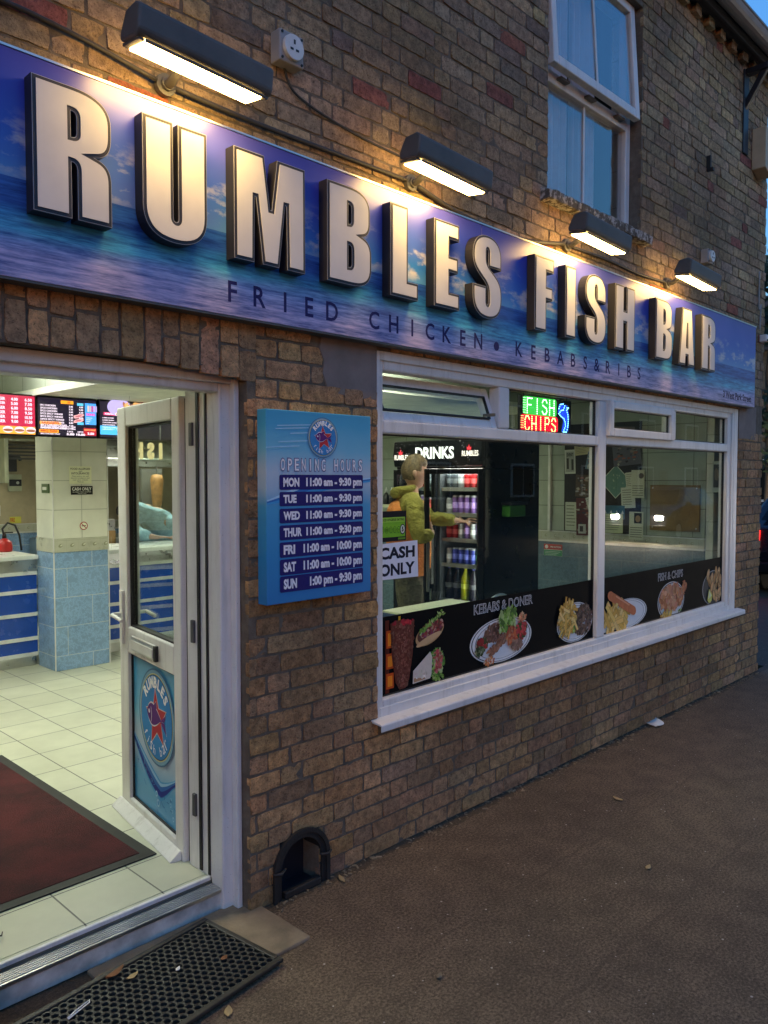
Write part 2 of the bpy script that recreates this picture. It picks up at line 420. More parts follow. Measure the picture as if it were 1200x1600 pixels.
class MB:
    def __init__(s): s.v = []; s.f = []; s.m = []; s.c = []; s.col = (1, 1, 1)
    def add(s, vs, fs, mi=0, col=None):
        b = len(s.v); s.v += [tuple(p) for p in vs]; c = col or s.col
        for f in fs:
            s.f.append([b + i for i in f]); s.m.append(mi); s.c.append(c)
        return s
    def box(s, x0, x1, y0, y1, z0, z1, mi=0, mat=None, col=None):
        vs = [Vector(p) for p in ((x0, y0, z0), (x1, y0, z0), (x1, y1, z0), (x0, y1, z0), (x0, y0, z1), (x1, y0, z1), (x1, y1, z1), (x0, y1, z1))]
        if mat is not None: vs = [mat @ p for p in vs]
        return s.add(vs, [(0, 3, 2, 1), (4, 5, 6, 7), (0, 1, 5, 4), (1, 2, 6, 5), (2, 3, 7, 6), (3, 0, 4, 7)], mi, col)
    def prism(s, poly, axis, a0, a1, mi=0, mat=None, col=None):
        """poly of 2-D points swept along an axis: x -> (y,z), y -> (x,z), z -> (x,y)"""
        def p3(p, a): return Vector({'x': (a, p[0], p[1]), 'y': (p[0], a, p[1]), 'z': (p[0], p[1], a)}[axis])
        n = len(poly); vs = [p3(p, a0) for p in poly] + [p3(p, a1) for p in poly]
        if mat is not None: vs = [mat @ p for p in vs]
        fs = [tuple(range(n))[::-1], tuple(range(n, 2 * n))] + [(i, (i + 1) % n, n + (i + 1) % n, n + i) for i in range(n)]
        return s.add(vs, fs, mi, col)
    def tube(s, path, r, n=8, mi=0, cap=True, col=None):
        pts = [Vector(p) for p in path]; rs = r if isinstance(r, (list, tuple)) else [r] * len(pts)
        vs = []; fs = []; up = None
        for i, p in enumerate(pts):
            d = (pts[min(i + 1, len(pts) - 1)] - pts[max(i - 1, 0)]).normalized()
            if up is None:
                up = d.orthogonal().normalized()
            up = (up - d * up.dot(d)).normalized(); w = d.cross(up)
            for k in range(n):
                a = 2 * math.pi * k / n
                vs.append(p + (up * math.cos(a) + w * math.sin(a)) * rs[i])
        for i in range(len(pts) - 1):
            for k in range(n):
                fs.append((i * n + k, i * n + (k + 1) % n, (i + 1) * n + (k + 1) % n, (i + 1) * n + k))
        if cap: fs += [tuple(range(n))[::-1], tuple(range((len(pts) - 1) * n, len(pts) * n))]
        return s.add(vs, fs, mi, col)
    def lathe(s, prof, c, n=14, mi=0, col=None, cols=None, mis=None):
        """prof: (radius, height) pairs round a vertical axis at c"""
        vs = []; c = Vector(c)
        for r, h in prof:
            for k in range(n):
                a = 2 * math.pi * k / n; vs.append(c + Vector((r * math.cos(a), r * math.sin(a), h)))
        b = len(s.v); s.v += [tuple(p) for p in vs]
        for i in range(len(prof) - 1):
            for k in range(n):
                s.f.append([b + i * n + k, b + i * n + (k + 1) % n, b + (i + 1) * n + (k + 1) % n, b + (i + 1) * n + k])
                s.m.append(mis[i] if mis else mi); s.c.append(cols[i] if cols else (col or s.col))
        s.f.append([b + k for k in range(n)][::-1]); s.m.append(mis[0] if mis else mi); s.c.append(cols[0] if cols else (col or s.col))
        t = b + (len(prof) - 1) * n
        s.f.append([t + k for k in range(n)]); s.m.append(mis[-1] if mis else mi); s.c.append(cols[-1] if cols else (col or s.col))
        return s
    def quad(s, a, b, c, d, mi=0, col=None): return s.add([a, b, c, d], [(0, 1, 2, 3)], mi, col)
    def build(s, name, mats, parent=None, smooth=False, bevel=0., seg=2, local=False, col=False, kind=None, origin=None):
        me = bpy.data.meshes.new(name)
        off = Vector((0, 0, 0))
        if parent is not None and not local: off = ROOT[parent.name]
        if origin is not None: off = Vector(origin)
        me.from_pydata([tuple(Vector(p) - off) for p in s.v], [], s.f)
        for m in (mats if isinstance(mats, (list, tuple)) else [mats]):
            me.materials.append(M[m] if isinstance(m, str) else m)
        me.polygons.foreach_set('material_index', s.m)
        if smooth: me.polygons.foreach_set('use_smooth', [True] * len(me.polygons))
        if col:
            a = me.attributes.new('Col', 'FLOAT_COLOR', 'CORNER'); buf = []
            for f, c in zip(s.f, s.c): buf += [c[0], c[1], c[2], 1.0] * len(f)
            a.data.foreach_set('color', buf)
        me.update()
        ob = bpy.data.objects.new(name, me)
        if parent is None:
            ob.location = off; COL.objects.link(ob); ROOT[ob.name] = off
        else: link(ob, parent)
        if bevel:
            b = ob.modifiers.new('bevel', 'BEVEL'); b.width = bevel; b.segments = seg; b.limit_method = 'ANGLE'; b.angle_limit = R(35)
            b.harden_normals = False
        if kind: ob['kind'] = kind
        return ob

def copy_tree(o, parent=None):
    c = o.copy(); COL.objects.link(c)
    ROOT[c.name] = ROOT.get(o.name, Vector((0, 0, 0)))
    if parent is not None: c.parent = parent
    for ch in list(o.children): copy_tree(ch, c)
    return c

# flat lettering: triangles of a string, scaled into a unit box (0..1, 0..1), cached
_txt = {}
def text_tris(st, bold=0.):
    key = (st, bold)
    if key in _txt: return _txt[key]
    cu = bpy.data.curves.new('lettering', 'FONT'); cu.body = st; cu.size = 1.; cu.offset = bold; cu.resolution_u = 3
    ob = bpy.data.objects.new('lettering', cu); COL.objects.link(ob)
    dg = bpy.context.evaluated_depsgraph_get()
    me = bpy.data.meshes.new_from_object(ob.evaluated_get(dg))
    vs = [(v.co.x, v.co.y) for v in me.vertices]; fs = [tuple(p.vertices) for p in me.polygons]
    bpy.data.objects.remove(ob); bpy.data.curves.remove(cu); bpy.data.meshes.remove(me)
    if not vs: vs = [(0, 0), (1, 1)]
    x0 = min(v[0] for v in vs); x1 = max(v[0] for v in vs); y0 = min(v[1] for v in vs); y1 = max(v[1] for v in vs)
    _txt[key] = ([((x - x0) / (x1 - x0), (y - y0) / max(1e-6, y1 - y0)) for x, y in vs], fs, (x1 - x0) / max(1e-6, y1 - y0))
    return _txt[key]

class Flat:
    """flat print: coloured shapes stacked a fraction of a millimetre apart on a plane.
    o: origin, u: to the right, w: up, n: towards the viewer"""
    def __init__(s, o, u=(1, 0, 0), w=(0, 0, 1), n=(0, -1, 0), step=.00035):
        s.o, s.u, s.w, s.n = Vector(o), Vector(u), Vector(w), Vector(n); s.h = 0.; s.step = step; s.mb = MB()
    def P(s, x, z): return s.o + s.u * x + s.w * z + s.n * s.h
    def up(s, k=1): s.h += s.step * k; return s
    def poly(s, pts, col): 
        s.mb.add([s.P(*p) for p in pts], [tuple(range(len(pts)))], 0, col); return s
    def rect(s, x0, x1, z0, z1, col): return s.poly([(x0, z0), (x1, z0), (x1, z1), (x0, z1)], col)
    def rrect(s, x0, x1, z0, z1, r, col):
        pts = []
        for cx, cz, a0 in ((x1 - r, z0 + r, -90), (x1 - r, z1 - r, 0), (x0 + r, z1 - r, 90), (x0 + r, z0 + r, 180)):
            for k in range(5):
                a = R(a0 + 22.5 * k); pts.append((cx + r * math.cos(a), cz + r * math.sin(a)))
        return s.poly(pts, col)
    def ell(s, cx, cz, rx, rz, col, rot=0., n=28, wob=0.):
        pts = []
        for k in range(n):
            a = 2 * math.pi * k / n; q = 1 + random.uniform(-wob, wob)
            x, z = rx * math.cos(a) * q, rz * math.sin(a) * q
            pts.append((cx + x * math.cos(rot) - z * math.sin(rot), cz + x * math.sin(rot) + z * math.cos(rot)))
        return s.poly(pts, col)
    def bar(s, cx, cz, L, w, rot, col):
        c, q = math.cos(rot), math.sin(rot); pts = []
        for x, z in ((-L / 2, -w / 2), (L / 2, -w / 2), (L / 2, w / 2), (-L / 2, w / 2)): pts.append((cx + x * c - z * q, cz + x * q + z * c))
        return s.poly(pts, col)
    def text(s, st, x0, x1, z0, z1, col, bold=.0):
        vs, fs, _ = text_tris(st, bold)
        s.mb.add([s.P(x0 + (x1 - x0) * a, z0 + (z1 - z0) * b) for a, b in vs], fs, 0, col); return s
    def arc_text(s, st, cx, cz, r, a_mid, span, hgt, col, bold=.02, below=False):
        n = len(st)
        for i, ch in enumerate(st):
            if ch == ' ': continue
            k = (i / (n - 1) - .5) * span; a = a_mid + (k if below else -k)
            vs, fs, asp = text_tris(ch, bold); wd = min(hgt * asp, hgt * .8)
            t = Vector((-math.sin(a), math.cos(a))) if below else Vector((math.sin(a), -math.cos(a)))
            rad = Vector((math.cos(a), math.sin(a))) * (-1 if below else 1)
            base = Vector((cx, cz)) + Vector((math.cos(a), math.sin(a))) * (r + (hgt if below else 0))
            s.mb.add([s.P(*(base + t * ((p - .5) * wd) + rad * (q * hgt))) for p, q in vs], fs, 0, col)
        return s
    def build(s, name, mat, parent=None, **k): return s.mb.build(name, mat, parent, col=True, **k)

def var(c, k=.15):
    q = 1 + random.uniform(-k, k); return tuple(max(0, min(1, x * q * (1 + random.uniform(-k, k) * .3))) for x in c)

# ------------------------------------------------------------ ground
mb = MB(); mb.box(-40, 60, -4.2, 0.02, -.4, 0); mb.box(7.3, 60, .02, 40, -.4, 0); mb.box(-40, .72, .02, .12, -.4, 0); mb.box(.72, 1.76, .02, .16, -.4, 0)
mb.build('pavement', 'tarmac', kind='structure')
mb = MB(); mb.box(-40, 60, -4.33, -4.204, -.4, .004); mb.build('kerb', 'stone_slab', kind='structure')
mb = MB(); mb.box(-150, 200, -60, -4.334, -.5, -.11); mb.build('road', 'tarmac', kind='structure')
mb = MB(); mb.box(-150, 200, -100, 200, -.9, -.55); mb.build('ground', 'tarmac', kind='structure')
mb = MB(); mb.box(1.16, 1.812, -.285, .10, -.03, .012)
mb.build('doorstep_slab', 'stone_slab', bevel=.006, kind='structure')

# ------------------------------------------------------------ the shop building
BLD = thing('brick_building', 'old brown brick corner shop with white framed door and wide shop window', 'building')
DOOR = (.84, 1.76, -1, 2.03); WIN = (2.44, 6.55, .585, 2.20); UPW = (3.75, 4.83, 3.20, 4.62); SCR = (1.90, 2.10, 0, .226)
HOLES = [DOOR, WIN, UPW, SCR]
ARCH = (.60, 1.80, 1.985, 2.235)

def soffit(x):     # underside of the flat door arch
    q = (x - .95) / .81
    return 2.052 - .04 * max(0, q) ** 2.2 - .012 * max(0, -q)

def brick_wall():
    C, H = .075, .065
    verts = []; faces = []; cols = []
    rnd = random.Random(3)
    pal = [(.33, .24, .155), (.30, .215, .14), (.36, .265, .175), (.275, .205, .14), (.32, .22, .15), (.29, .225, .16), (.34, .24, .155)]
    def brick(x0, x1, z0, z1, col, y=0.):
        nx = max(2, int((x1 - x0) / .028)); nz = max(2, int(round((z1 - z0) / .024)))
        b = len(verts); W_ = nx + 1; Hh = nz + 1
        tilt = rnd.uniform(-.0018, .0018); yo = y + rnd.uniform(-.003, .0025)
        for jj in range(Hh):
            for ii in range(W_):
                x = x0 + (x1 - x0) * ii / nx; z = z0 + (z1 - z0) * jj / nz
                rim = ii in (0, nx) or jj in (0, nz); cor = ii in (0, nx) and jj in (0, nz)
                yy = yo + tilt * (ii / nx - .5) * 2 + rnd.uniform(-.0010, .0010) + (rnd.choice((.0, .0, .0006, .0025)) if rim else 0)
                h = .0026 if rim else .003
                if cor: x += (.0016 if ii == 0 else -.0016); z += (.0016 if jj == 0 else -.0016)
                verts.append((x + rnd.uniform(-h, h), yy, z + rnd.uniform(-h, h) * .8)); cols.append(col)
        for j in range(nz):
            for i in range(nx):
                faces.append((b + j * W_ + i, b + j * W_ + i + 1, b + (j + 1) * W_ + i + 1, b + (j + 1) * W_ + i))
        ring = [b + i for i in range(W_)] + [b + j * W_ + nx for j in range(1, Hh)] + [b + nz * W_ + i for i in range(nx - 1, -1, -1)] + [b + j * W_ for j in range(nz - 1, 0, -1)]
        c = len(verts); n = len(ring)
        for q in ring: v = verts[q]; verts.append(v); cols.append(col)
        for q in ring: v = verts[q]; verts.append((v[0], .022, v[2])); cols.append(col)
        for k in range(n): faces.append((c + (k + 1) % n, c + k, c + n + k, c + n + (k + 1) % n))
    def colour(z):
        c = rnd.choice(pal)
        if z > 2.3 and rnd.random() < .03: c = (.27, .10, .08)
        if rnd.random() < .05: c = (.22, .165, .125)
        k = rnd.uniform(.86, 1.13)
        if z < 2.25: c = (c[0] * 1.14, c[1] * .94, c[2] * .78)
        return (c[0] * k, c[1] * k * rnd.uniform(.95, 1.05), c[2] * k * rnd.uniform(.9, 1.1), 1)
    XL, XR, TOP = -2.0, 7.08, 5.0
    blocks = HOLES + [ARCH]
    for r in range(int(TOP / C)):
        z0 = r * C + .004; z1 = z0 + H
        x = XL - (.0 if r % 2 else .165); k = 0
        while x < XR:
            L = .215 if (k + (r % 2)) % 2 == 0 else .1025
            if rnd.random() < .06: L = .215
            a, b = max(x, XL), min(x + L + rnd.uniform(-.005, .005), XR)
            x += L + .011; k += 1
            if b - a < .03: continue
            segs = [(a, b)]; q0, q1 = z0, z1
            for hx0, hx1, hz0, hz1 in blocks:
                if q1 <= hz0 or q0 >= hz1: continue
                if min(q1, hz1) - max(q0, hz0) < .03 and a > hx0 - .05 and b < hx1 + .05:
                    if q0 < hz0: q1 = hz0
                    else: q0 = hz1
                    continue
                ns = []
                for s0, s1 in segs:
                    if s1 <= hx0 or s0 >= hx1: ns.append((s0, s1)); continue
                    if s0 < hx0: ns.append((s0, hx0))
                    if s1 > hx1: ns.append((hx1, s1))
                segs = ns
            for s0, s1 in segs:
                if s1 - s0 < .022 or q1 - q0 < .02: continue
                # bricks stay clear of the cement patches
                if 2.085 < s1 and s0 < 2.44 and q0 > 1.985 and q1 < 2.3:
                    s1 = min(s1, 2.12 + .02 * math.sin(q0 * 60))
                    if s1 - s0 < .03: continue
                if s0 > 6.46 and q0 > 1.96 and q1 < 2.3: continue
                brick(s0, s1, q0, q1, colour(z0))
    # dogtooth course under the eaves
    x = XL
    while x < XR - .1:
        brick(x, x + .10, 4.862, 4.925, colour(4.), -.04); x += .215
    # standing bricks of the door arch
    x = .60
    while x < 1.795:
        w = rnd.uniform(.056, .082); e = min(x + w, 1.80)
        zb = soffit((x + e) / 2) - .004
        if rnd.random() < .55:
            m_ = zb + rnd.uniform(.08, .14)
            brick(x, e, zb, m_ - .005, colour(1.), -.002); brick(x, e, m_ + .005, 2.232, colour(1.), -.001)
        else: brick(x, e, zb + rnd.uniform(-.006, .006), 2.232, colour(1.), rnd.uniform(-.002, .004))
        x = e + rnd.uniform(.005, .011)
    me = bpy.data.meshes.new('brick_wall'); me.from_pydata(verts, [], faces)
    me.polygons.foreach_set('use_smooth', [True] * len(me.polygons))
    a = me.attributes.new('Col', 'FLOAT_COLOR', 'POINT'); a.data.foreach_set('color', [q for c in cols for q in c])
    me.materials.append(M['brick'])
    return link(bpy.data.objects.new('brick_wall', me), BLD)
brick_wall()

def wall_cells(mb, x0, x1, z0, z1, y0, y1, holes, mi=0):
    xs = sorted({x0, x1, *[min(max(h[i], x0), x1) for h in holes for i in (0, 1)]})
    zs = sorted({z0, z1, *[min(max(h[i], z0), z1) for h in holes for i in (2, 3)]})
    for i in range(len(xs) - 1):
        run = None
        for j in range(len(zs) - 1):
            cx, cz = (xs[i] + xs[i + 1]) / 2, (zs[j] + zs[j + 1]) / 2
            hole = any(h[0] < cx < h[1] and h[2] < cz < h[3] for h in holes)
            if not hole:
                if run is None: run = [zs[j], zs[j + 1]]
                else: run[1] = zs[j + 1]
            if hole and run: mb.box(xs[i], xs[i + 1], y0, y1, run[0], run[1], mi); run = None
        if run: mb.box(xs[i], xs[i + 1], y0, y1, run[0], run[1], mi)
mb = MB(); hh = [(.84, 1.76, -1, 2.045), WIN, UPW, SCR]
wall_cells(mb, -2, 7.07, -.2, 4.95, .0045, .155, hh)
mb.build('mortar_bed', 'mortar', BLD)
mb = MB(); wall_cells(mb, -2, 7.07, -.2, 4.95, .157, .215, [(.84, 1.76, -1, 2.08), (2.40, 6.46, .60, 2.20), UPW])
mb.build('plaster_lining', 'cream_xz', BLD)
# recess behind the boot scraper, its shade put in as black colour
mb = MB(); mb.box(1.86, 2.14, .10, .15, -.05, .30); mb.box(1.86, 2.14, .021, .0995, -.05, .006); mb.build('scraper_recess', 'black_paint_and_shade', BLD)
# cement patches
def patch(name, pts):
    n = len(pts); mb = MB(); mb.prism(pts, 'y', -.001, .02); mb.build(name, 'cement', BLD, bevel=.004)
rr = random.Random(5)
patch('cement_patch', [(2.125 + rr.uniform(-.008, .008), 2.235), (2.11, 2.17), (2.135, 2.12), (2.128, 2.07), (2.15, 2.02), (2.17, 1.995), (2.24, 1.99), (2.30, 1.982), (2.436, 1.985), (2.436, 2.235)])
patch('cement_patch', [(6.552, 1.965), (6.7, 1.97), (6.92, 1.962), (6.93, 2.235), (6.552, 2.235)])
# sides, back, floors and roof
mb = MB()
mb.box(6.88, 7.07, .216, 8.2, -.2, 4.95); mb.box(-2, -1.8, .216, 8.2, -.2, 4.95); mb.box(-1.799, 6.879, 8.0, 8.2, -.2, 4.95)
mb.build('side_wall', 'mortar', BLD)
mb = MB(); mb.prism([(-.14, 5.03), (8.4, 5.03), (4.1, 7.6)], 'x', -2, 7.1); mb.build('roof', 'slate', BLD)
mb = MB(); mb.box(-2, 7.2, -.085, -.001, 4.93, 4.965); mb.box(-2, 7.2, -.105, -.086, 4.91, 5.03); mb.build('soffit', 'soffit', BLD)
mb = MB()
for i in range(9):
    a0 = math.pi + math.pi * i / 9; a1 = math.pi + math.pi * (i + 1) / 9
    for r_, o in ((.062, 0), (.057, 1)):
        p = [(-.165 + r_ * math.cos(a), 5.0 + r_ * math.sin(a)) for a in (a0, a1)]
        mb.quad((-2, *p[0]), (7.2, *p[0]), (7.2, *p[1]), (-2, *p[1]))
mb.box(-2, 7.2, -.233, -.223, 4.992, 5.006)
mb.build('gutter', 'gutter', BLD, smooth=True)
mb = MB(); mb.box(-1.79, 6.87, .217, 7.99, 2.62, 2.75); mb.build('ceiling', 'ceiling', BLD)
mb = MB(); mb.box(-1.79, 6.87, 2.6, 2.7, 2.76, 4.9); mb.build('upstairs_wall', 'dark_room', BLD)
# iron gallows bracket under the gutter
mb = MB(); mb.box(6.50, 6.60, -.012, .0, 4.20, 4.84); mb.box(6.515, 6.585, -.18, -.012, 4.80, 4.842)
mb.prism([(-.0, 4.52), (-.0, 4.60), (-.12, 4.80), (-.17, 4.80)], 'x', 6.53, 6.57)
mb.build('gallows_bracket', 'black_paint_and_shade', BLD, bevel=.004)
mb = MB(); mb.box(5.83, 5.85, -.03, .0, 3.87, 3.98); mb.box(5.825, 5.855, -.05, -.03, 3.87, 3.89); mb.build('wall_hook', 'cast_iron', BLD)

# ---- upstairs window
UF = MB(); y0, y1 = .078, .135
UF.box(3.752, 3.815, y0, y1, 3.205, 4.62); UF.box(4.770, 4.826, y0, y1, 3.205, 4.62); UF.box(3.815, 4.770, y0, y1, 3.205, 3.25); UF.box(3.815, 4.770, y0, y1, 3.855, 3.925)
uw = UF.build('upper_window', 'upvc', BLD, bevel=.006)
mb = MB(); mb.box(3.815, 4.770, .106, .110, 3.25, 3.855); mb.build('pane', 'upper_glass', uw)
mb = MB(); mb.box(4.285, 4.303, .100, .1055, 3.25, 3.855); mb.build('glazing_bar', 'upvc', uw)
# tilted opening sash, hinged at its head
Tm = Matrix.Translation((0, .05, 4.62)) @ Matrix.Rotation(R(-4.0), 4, 'X') @ Matrix.Translation((0, -.05, -4.62))
mb = MB(); ya, yb = .045, .090
mb.box(3.800, 3.850, ya, yb, 3.905, 4.62, 0, Tm); mb.box(4.742, 4.798, ya, yb, 3.905, 4.62, 0, Tm); mb.box(3.850, 4.742, ya, yb, 3.905, 3.960, 0, Tm); mb.box(3.850, 4.742, ya, yb, 4.565, 4.62, 0, Tm)
mb.build('opening_sash', 'upvc', uw, bevel=.006)
mb = MB(); mb.box(3.850, 4.742, .064, .068, 3.960, 4.565, 0, Tm); mb.build('sash_pane', 'upper_glass', uw)
mb = MB(); mb.box(4.285, 4.303, .058, .0635, 3.960, 4.565, 0, Tm); mb.build('glazing_bar', 'upvc', uw)
for x in (3.95, 4.25, 4.6):
    mb = MB(); mb.box(x, x + .09, .045, .077, 3.885, 3.898); mb.build('window_stay', 'dark_metal', uw)
def curtain(x0, x1, z0, z1, y, name='curtain'):
    mb = MB(); n = 60
    for i in range(n):
        xs = [x0 + (x1 - x0) * k / n for k in (i, i + 1)]
        yy = [y + .022 * math.sin(k * 1.35) + .012 * math.sin(k * .47) for k in (i, i + 1)]
        mb.quad((xs[0], yy[0], z0), (xs[1], yy[1], z0), (xs[1], yy[1], z1), (xs[0], yy[0], z1))
    mb.build(name, 'curtain', BLD, smooth=True)
curtain(3.93, 4.24, 3.1, 4.65, .20); curtain(4.33, 4.58, 3.1, 4.65, .21)
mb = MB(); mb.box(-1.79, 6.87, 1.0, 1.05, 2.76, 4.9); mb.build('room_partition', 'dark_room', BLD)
# stone sill with flaking paint
mb = MB(); rs = random.Random(2); n = 26
for i in range(n):
    xa = 3.68 + (4.87 - 3.68) * i / n; xb = 3.68 + (4.87 - 3.68) * (i + 1) / n
    e = rs.uniform(-.003, .003)
    mb.prism([(.034, 3.13), (-.062 + e, 3.135 + rs.uniform(-.004, .004)), (-.066 + e, 3.187 + rs.uniform(-.005, .003)), (.034, 3.215)], 'x', xa, xb)
mb.build('upper_window_sill', 'peeling', BLD, bevel=.004)

# ---- shop window: white plastic frame, transom, mullions, panes
F0, F1 = .018, .085
mb = MB()
mb.box(2.444, 2.496, F0, F1, .618, 2.19); mb.box(6.372, 6.466, F0, F1, .618, 2.19)
mb.box(2.496, 6.372, F0, F1, .618, .672); mb.box(2.496, 6.372, F0, F1, 2.118, 2.19)
mb.box(2.496, 4.364, F0, F1, 1.845, 1.905); mb.box(4.452, 6.372, F0, F1, 1.855, 1.918)
mb.box(4.364, 4.452, F0 - .003, F1 + .002, .672, 2.118)
mb.box(3.345, 3.436, F0 - .002, F1 + .001, 1.905, 2.118); mb.box(5.345, 5.432, F0 - .002, F1 + .001, 1.918, 2.118)
sw = mb.build('shop_window', 'upvc', BLD, bevel=.010, seg=3)
mb = MB(); mb.box(6.468, 6.545, .004, .06, .60, 2.2); mb.build('cover_strip', 'upvc', sw, bevel=.006)
# outer rim that steps forward round the frame
mb = MB(); mb.box(2.442, 2.462, .006, .0175, .60, 2.2); mb.box(6.435, 6.466, .006, .0175, .60, 2.2); mb.box(2.4625, 6.434, .006, .0175, .598, .640); mb.box(2.4625, 6.434, .006, .0175, 2.16, 2.2)
mb.build('frame_rim', 'upvc', sw, bevel=.004)
# dark seals round each opening
mb = MB()
for x0, x1, z0, z1 in ((2.496, 4.364, .672, 1.845), (4.452, 6.372, .672, 1.855), (3.436, 4.364, 1.905, 2.118), (5.432, 6.372, 1.918, 2.118)):
    w = .007
    for a in ((x0, x0 + w, z0, z1), (x1 - w, x1, z0, z1), (x0 + w, x1 - w, z0, z0 + w), (x0 + w, x1 - w, z1 - w, z1)):
        mb.box(a[0], a[1], .044, .060, a[2], a[3])
mb.build('glazing_seal', 'gasket', sw)
for x0, x1, z0, z1 in ((2.503, 4.357, .679, 1.838), (4.459, 6.365, .679, 1.848), (3.443, 4.357, 1.912, 2.111), (5.439, 6.365, 1.925, 2.111)):
    mb = MB(); mb.box(x0, x1, .050, .054, z0, z1); mb.build('pane', 'glass', sw)
def casement(name, x0, x1, z0, z1, ang):
    T = Matrix.Translation((0, .02, z0)) @ Matrix.Rotation(R(-ang), 4, 'X') @ Matrix.Translation((0, -.02, -z0))
    mb = MB(); w = .052; a, b = (.022, .070) if ang else (-.012, .040)
    mb.box(x0, x0 + w, a, b, z0, z1, 0, T); mb.box(x1 - w, x1, a, b, z0, z1, 0, T); mb.box(x0 + w, x1 - w, a, b, z0, z0 + w, 0, T); mb.box(x0 + w, x1 - w, a, b, z1 - w, z1, 0, T)
    c = mb.build(name, 'upvc', sw, bevel=.009, seg=3)
    mb = MB(); q = .006; X0, X1, Z0, Z1 = x0 + w, x1 - w, z0 + w, z1 - w
    for r_ in ((X0, X0 + q, Z0, Z1), (X1 - q, X1, Z0, Z1), (X0 + q, X1 - q, Z0, Z0 + q), (X0 + q, X1 - q, Z1 - q, Z1)): mb.box(r_[0], r_[1], .012, .026, r_[2], r_[3], 0, T)
    mb.build('casement_seal', 'gasket', sw)
    mb = MB(); mb.box(X0 + q, X1 - q, .016, .020, Z0 + q, Z1 - q, 0, T); mb.build('casement_pane', 'glass', sw)
casement('open_casement', 2.455, 3.345, 1.900, 2.128, 20)
casement('closed_casement', 4.448, 5.352, 1.906, 2.128, 0)
mb = MB(); mb.box(3.25, 3.262, -.02, .05, 1.96, 1.975); mb.build('casement_stay', 'dark_metal', sw)
# projecting plastic sill
mb = MB(); mb.prism([(.05, .605), (-.055, .592), (-.060, .586), (-.060, .558), (-.054, .558), (-.054, .582), (.05, .592)], 'x', 2.405, 6.60)
mb.build('shop_window_sill', 'upvc', BLD, bevel=.0025)
mb = MB(); mb.box(2.40, 6.6, -.0, .05, .556, .59); mb.build('sill_packing', 'mortar', BLD)

# ---- door frame, threshold and open door
y0, y1 = .085, .165
mb = MB(); mb.box(1.692, 1.752, y0, y1, .0, 2.035); mb.box(.842, .864, y0, y1, 0, 2.035); mb.box(.864, 1.692, y0, y1, 1.968, 2.035)
df = mb.build('door_frame', 'upvc', BLD, bevel=.008, seg=3)
mb = MB(); mb.box(1.735, 1.758, .05, .0845, .0, 2.035); mb.box(.898, 1.735, .062, .0845, 2.0, 2.042); mb.build('frame_trim', 'upvc', df, bevel=.005)
mb = MB(); mb.box(1.700, 1.757, .166, .33, .10, 2.0); mb.build('frame_lining', 'upvc', df, bevel=.003)
mb = MB(); mb.box(1.6945, 1.6995, .178, .190, .11, 1.99); mb.box(1.6945, 1.6995, .232, .25, .11, 1.99); mb.build('frame_seal', 'gasket', df)
for z in (.36, 1.05, 1.82):
    mb = MB(); mb.box(1.688, 1.6995, .268, .29, z - .045, z + .045); mb.build('hinge', 'dark_metal', df, bevel=.003)
mb = MB(); mb.box(.842, 1.752, .105, .165, .004, .074); mb.build('threshold_riser', 'upvc_dirty', df, bevel=.004)
mb = MB(); mb.box(.866, 1.692, .167, .184, .085, .112); mb.build('threshold_bar', 'upvc', df, bevel=.004)
mb = MB(); mb.box(.866, 1.692, .095, .166, .0742, .088)
for k in range(5): mb.box(.866, 1.692, .104 + k * .011, .109 + k * .011, .088, .0915)
mb.build('threshold', 'alu', df, bevel=.002)

# leaf built in its own plane: s along the leaf, t out of its face towards the doorway
LA = Vector((1.674, .24, 0)); LB = Vector((1.80, 1.083, 0)); lu = (LB - LA).normalized(); ln = Vector((-lu.y, lu.x, 0))
LM = Matrix((( lu.x, ln.x, 0, LA.x), (lu.y, ln.y, 0, LA.y), (0, 0, 1, 0), (0, 0, 0, 1)))   # (s, t, z) -> world
S0, S1, Z0, Z1 = .125, .845, .088, 1.975
gS0, gS1, gZ0, gZ1 = .205, .735, .968, 1.885; pZ0, pZ1 = .168, .845
mb = MB(); t0, t1 = -.062, 0.
for a in ((S0, gS0, Z0, Z1), (gS1, S1, Z0, Z1), (gS0, gS1, Z0, pZ0), (gS0, gS1, gZ1, Z1), (gS0, gS1, pZ1, gZ0)): mb.box(a[0], a[1], t0, t1, a[2], a[3], 0, LM)
door = mb.build('door', 'upvc', BLD, bevel=.007, seg=3)
mb = MB()
for (za, zb) in ((pZ0, pZ1), (gZ0, gZ1)):
    q = .008
    for a in ((gS0, gS0 + q, za, zb), (gS1 - q, gS1, za, zb), (gS0 + q, gS1 - q, za, za + q), (gS0 + q, gS1 - q, zb - q, zb)): mb.box(a[0], a[1], -.045, -.014, a[2], a[3], 0, LM)
mb.build('glazing_seal', 'gasket', door)
mb = MB(); mb.box(gS0 + .008, gS1 - .008, -.034, -.030, gZ0 + .008, gZ1 - .008, 0, LM); mb.build('glass_pane', 'door_glass', door)
mb = MB()
mb.box(S0 - .006, S0, -.032, -.024, Z0 + .01, Z1 - .01, 0, LM)
mb.build('door_rebate', 'gasket', door)
mb = MB(); mb.box(S0 - .022, S0 - .0005, -.060, -.040, Z0 + .004, Z1 - .004, 0, LM); mb.build('door_lip', 'upvc', door, bevel=.003)
mb = MB(); mb.prism([(.0005, .100), (.048, .092), (.048, .104), (.008, .138), (.0005, .140)], 'x', S0 + .02, S1 + .01, 0, LM); mb.build('weather_bar', 'upvc', door, bevel=.003)
mb = MB(); mb.box(.385, .665, .0005, .012, .872, .938, 0, LM); mb.build('letter_plate', 'alu', door, bevel=.004)
mb = MB(); mb.box(.395, .655, .0125, .017, .882, .922, 0, LM); mb.build('letter_flap', 'white_plastic', door, bevel=.003)
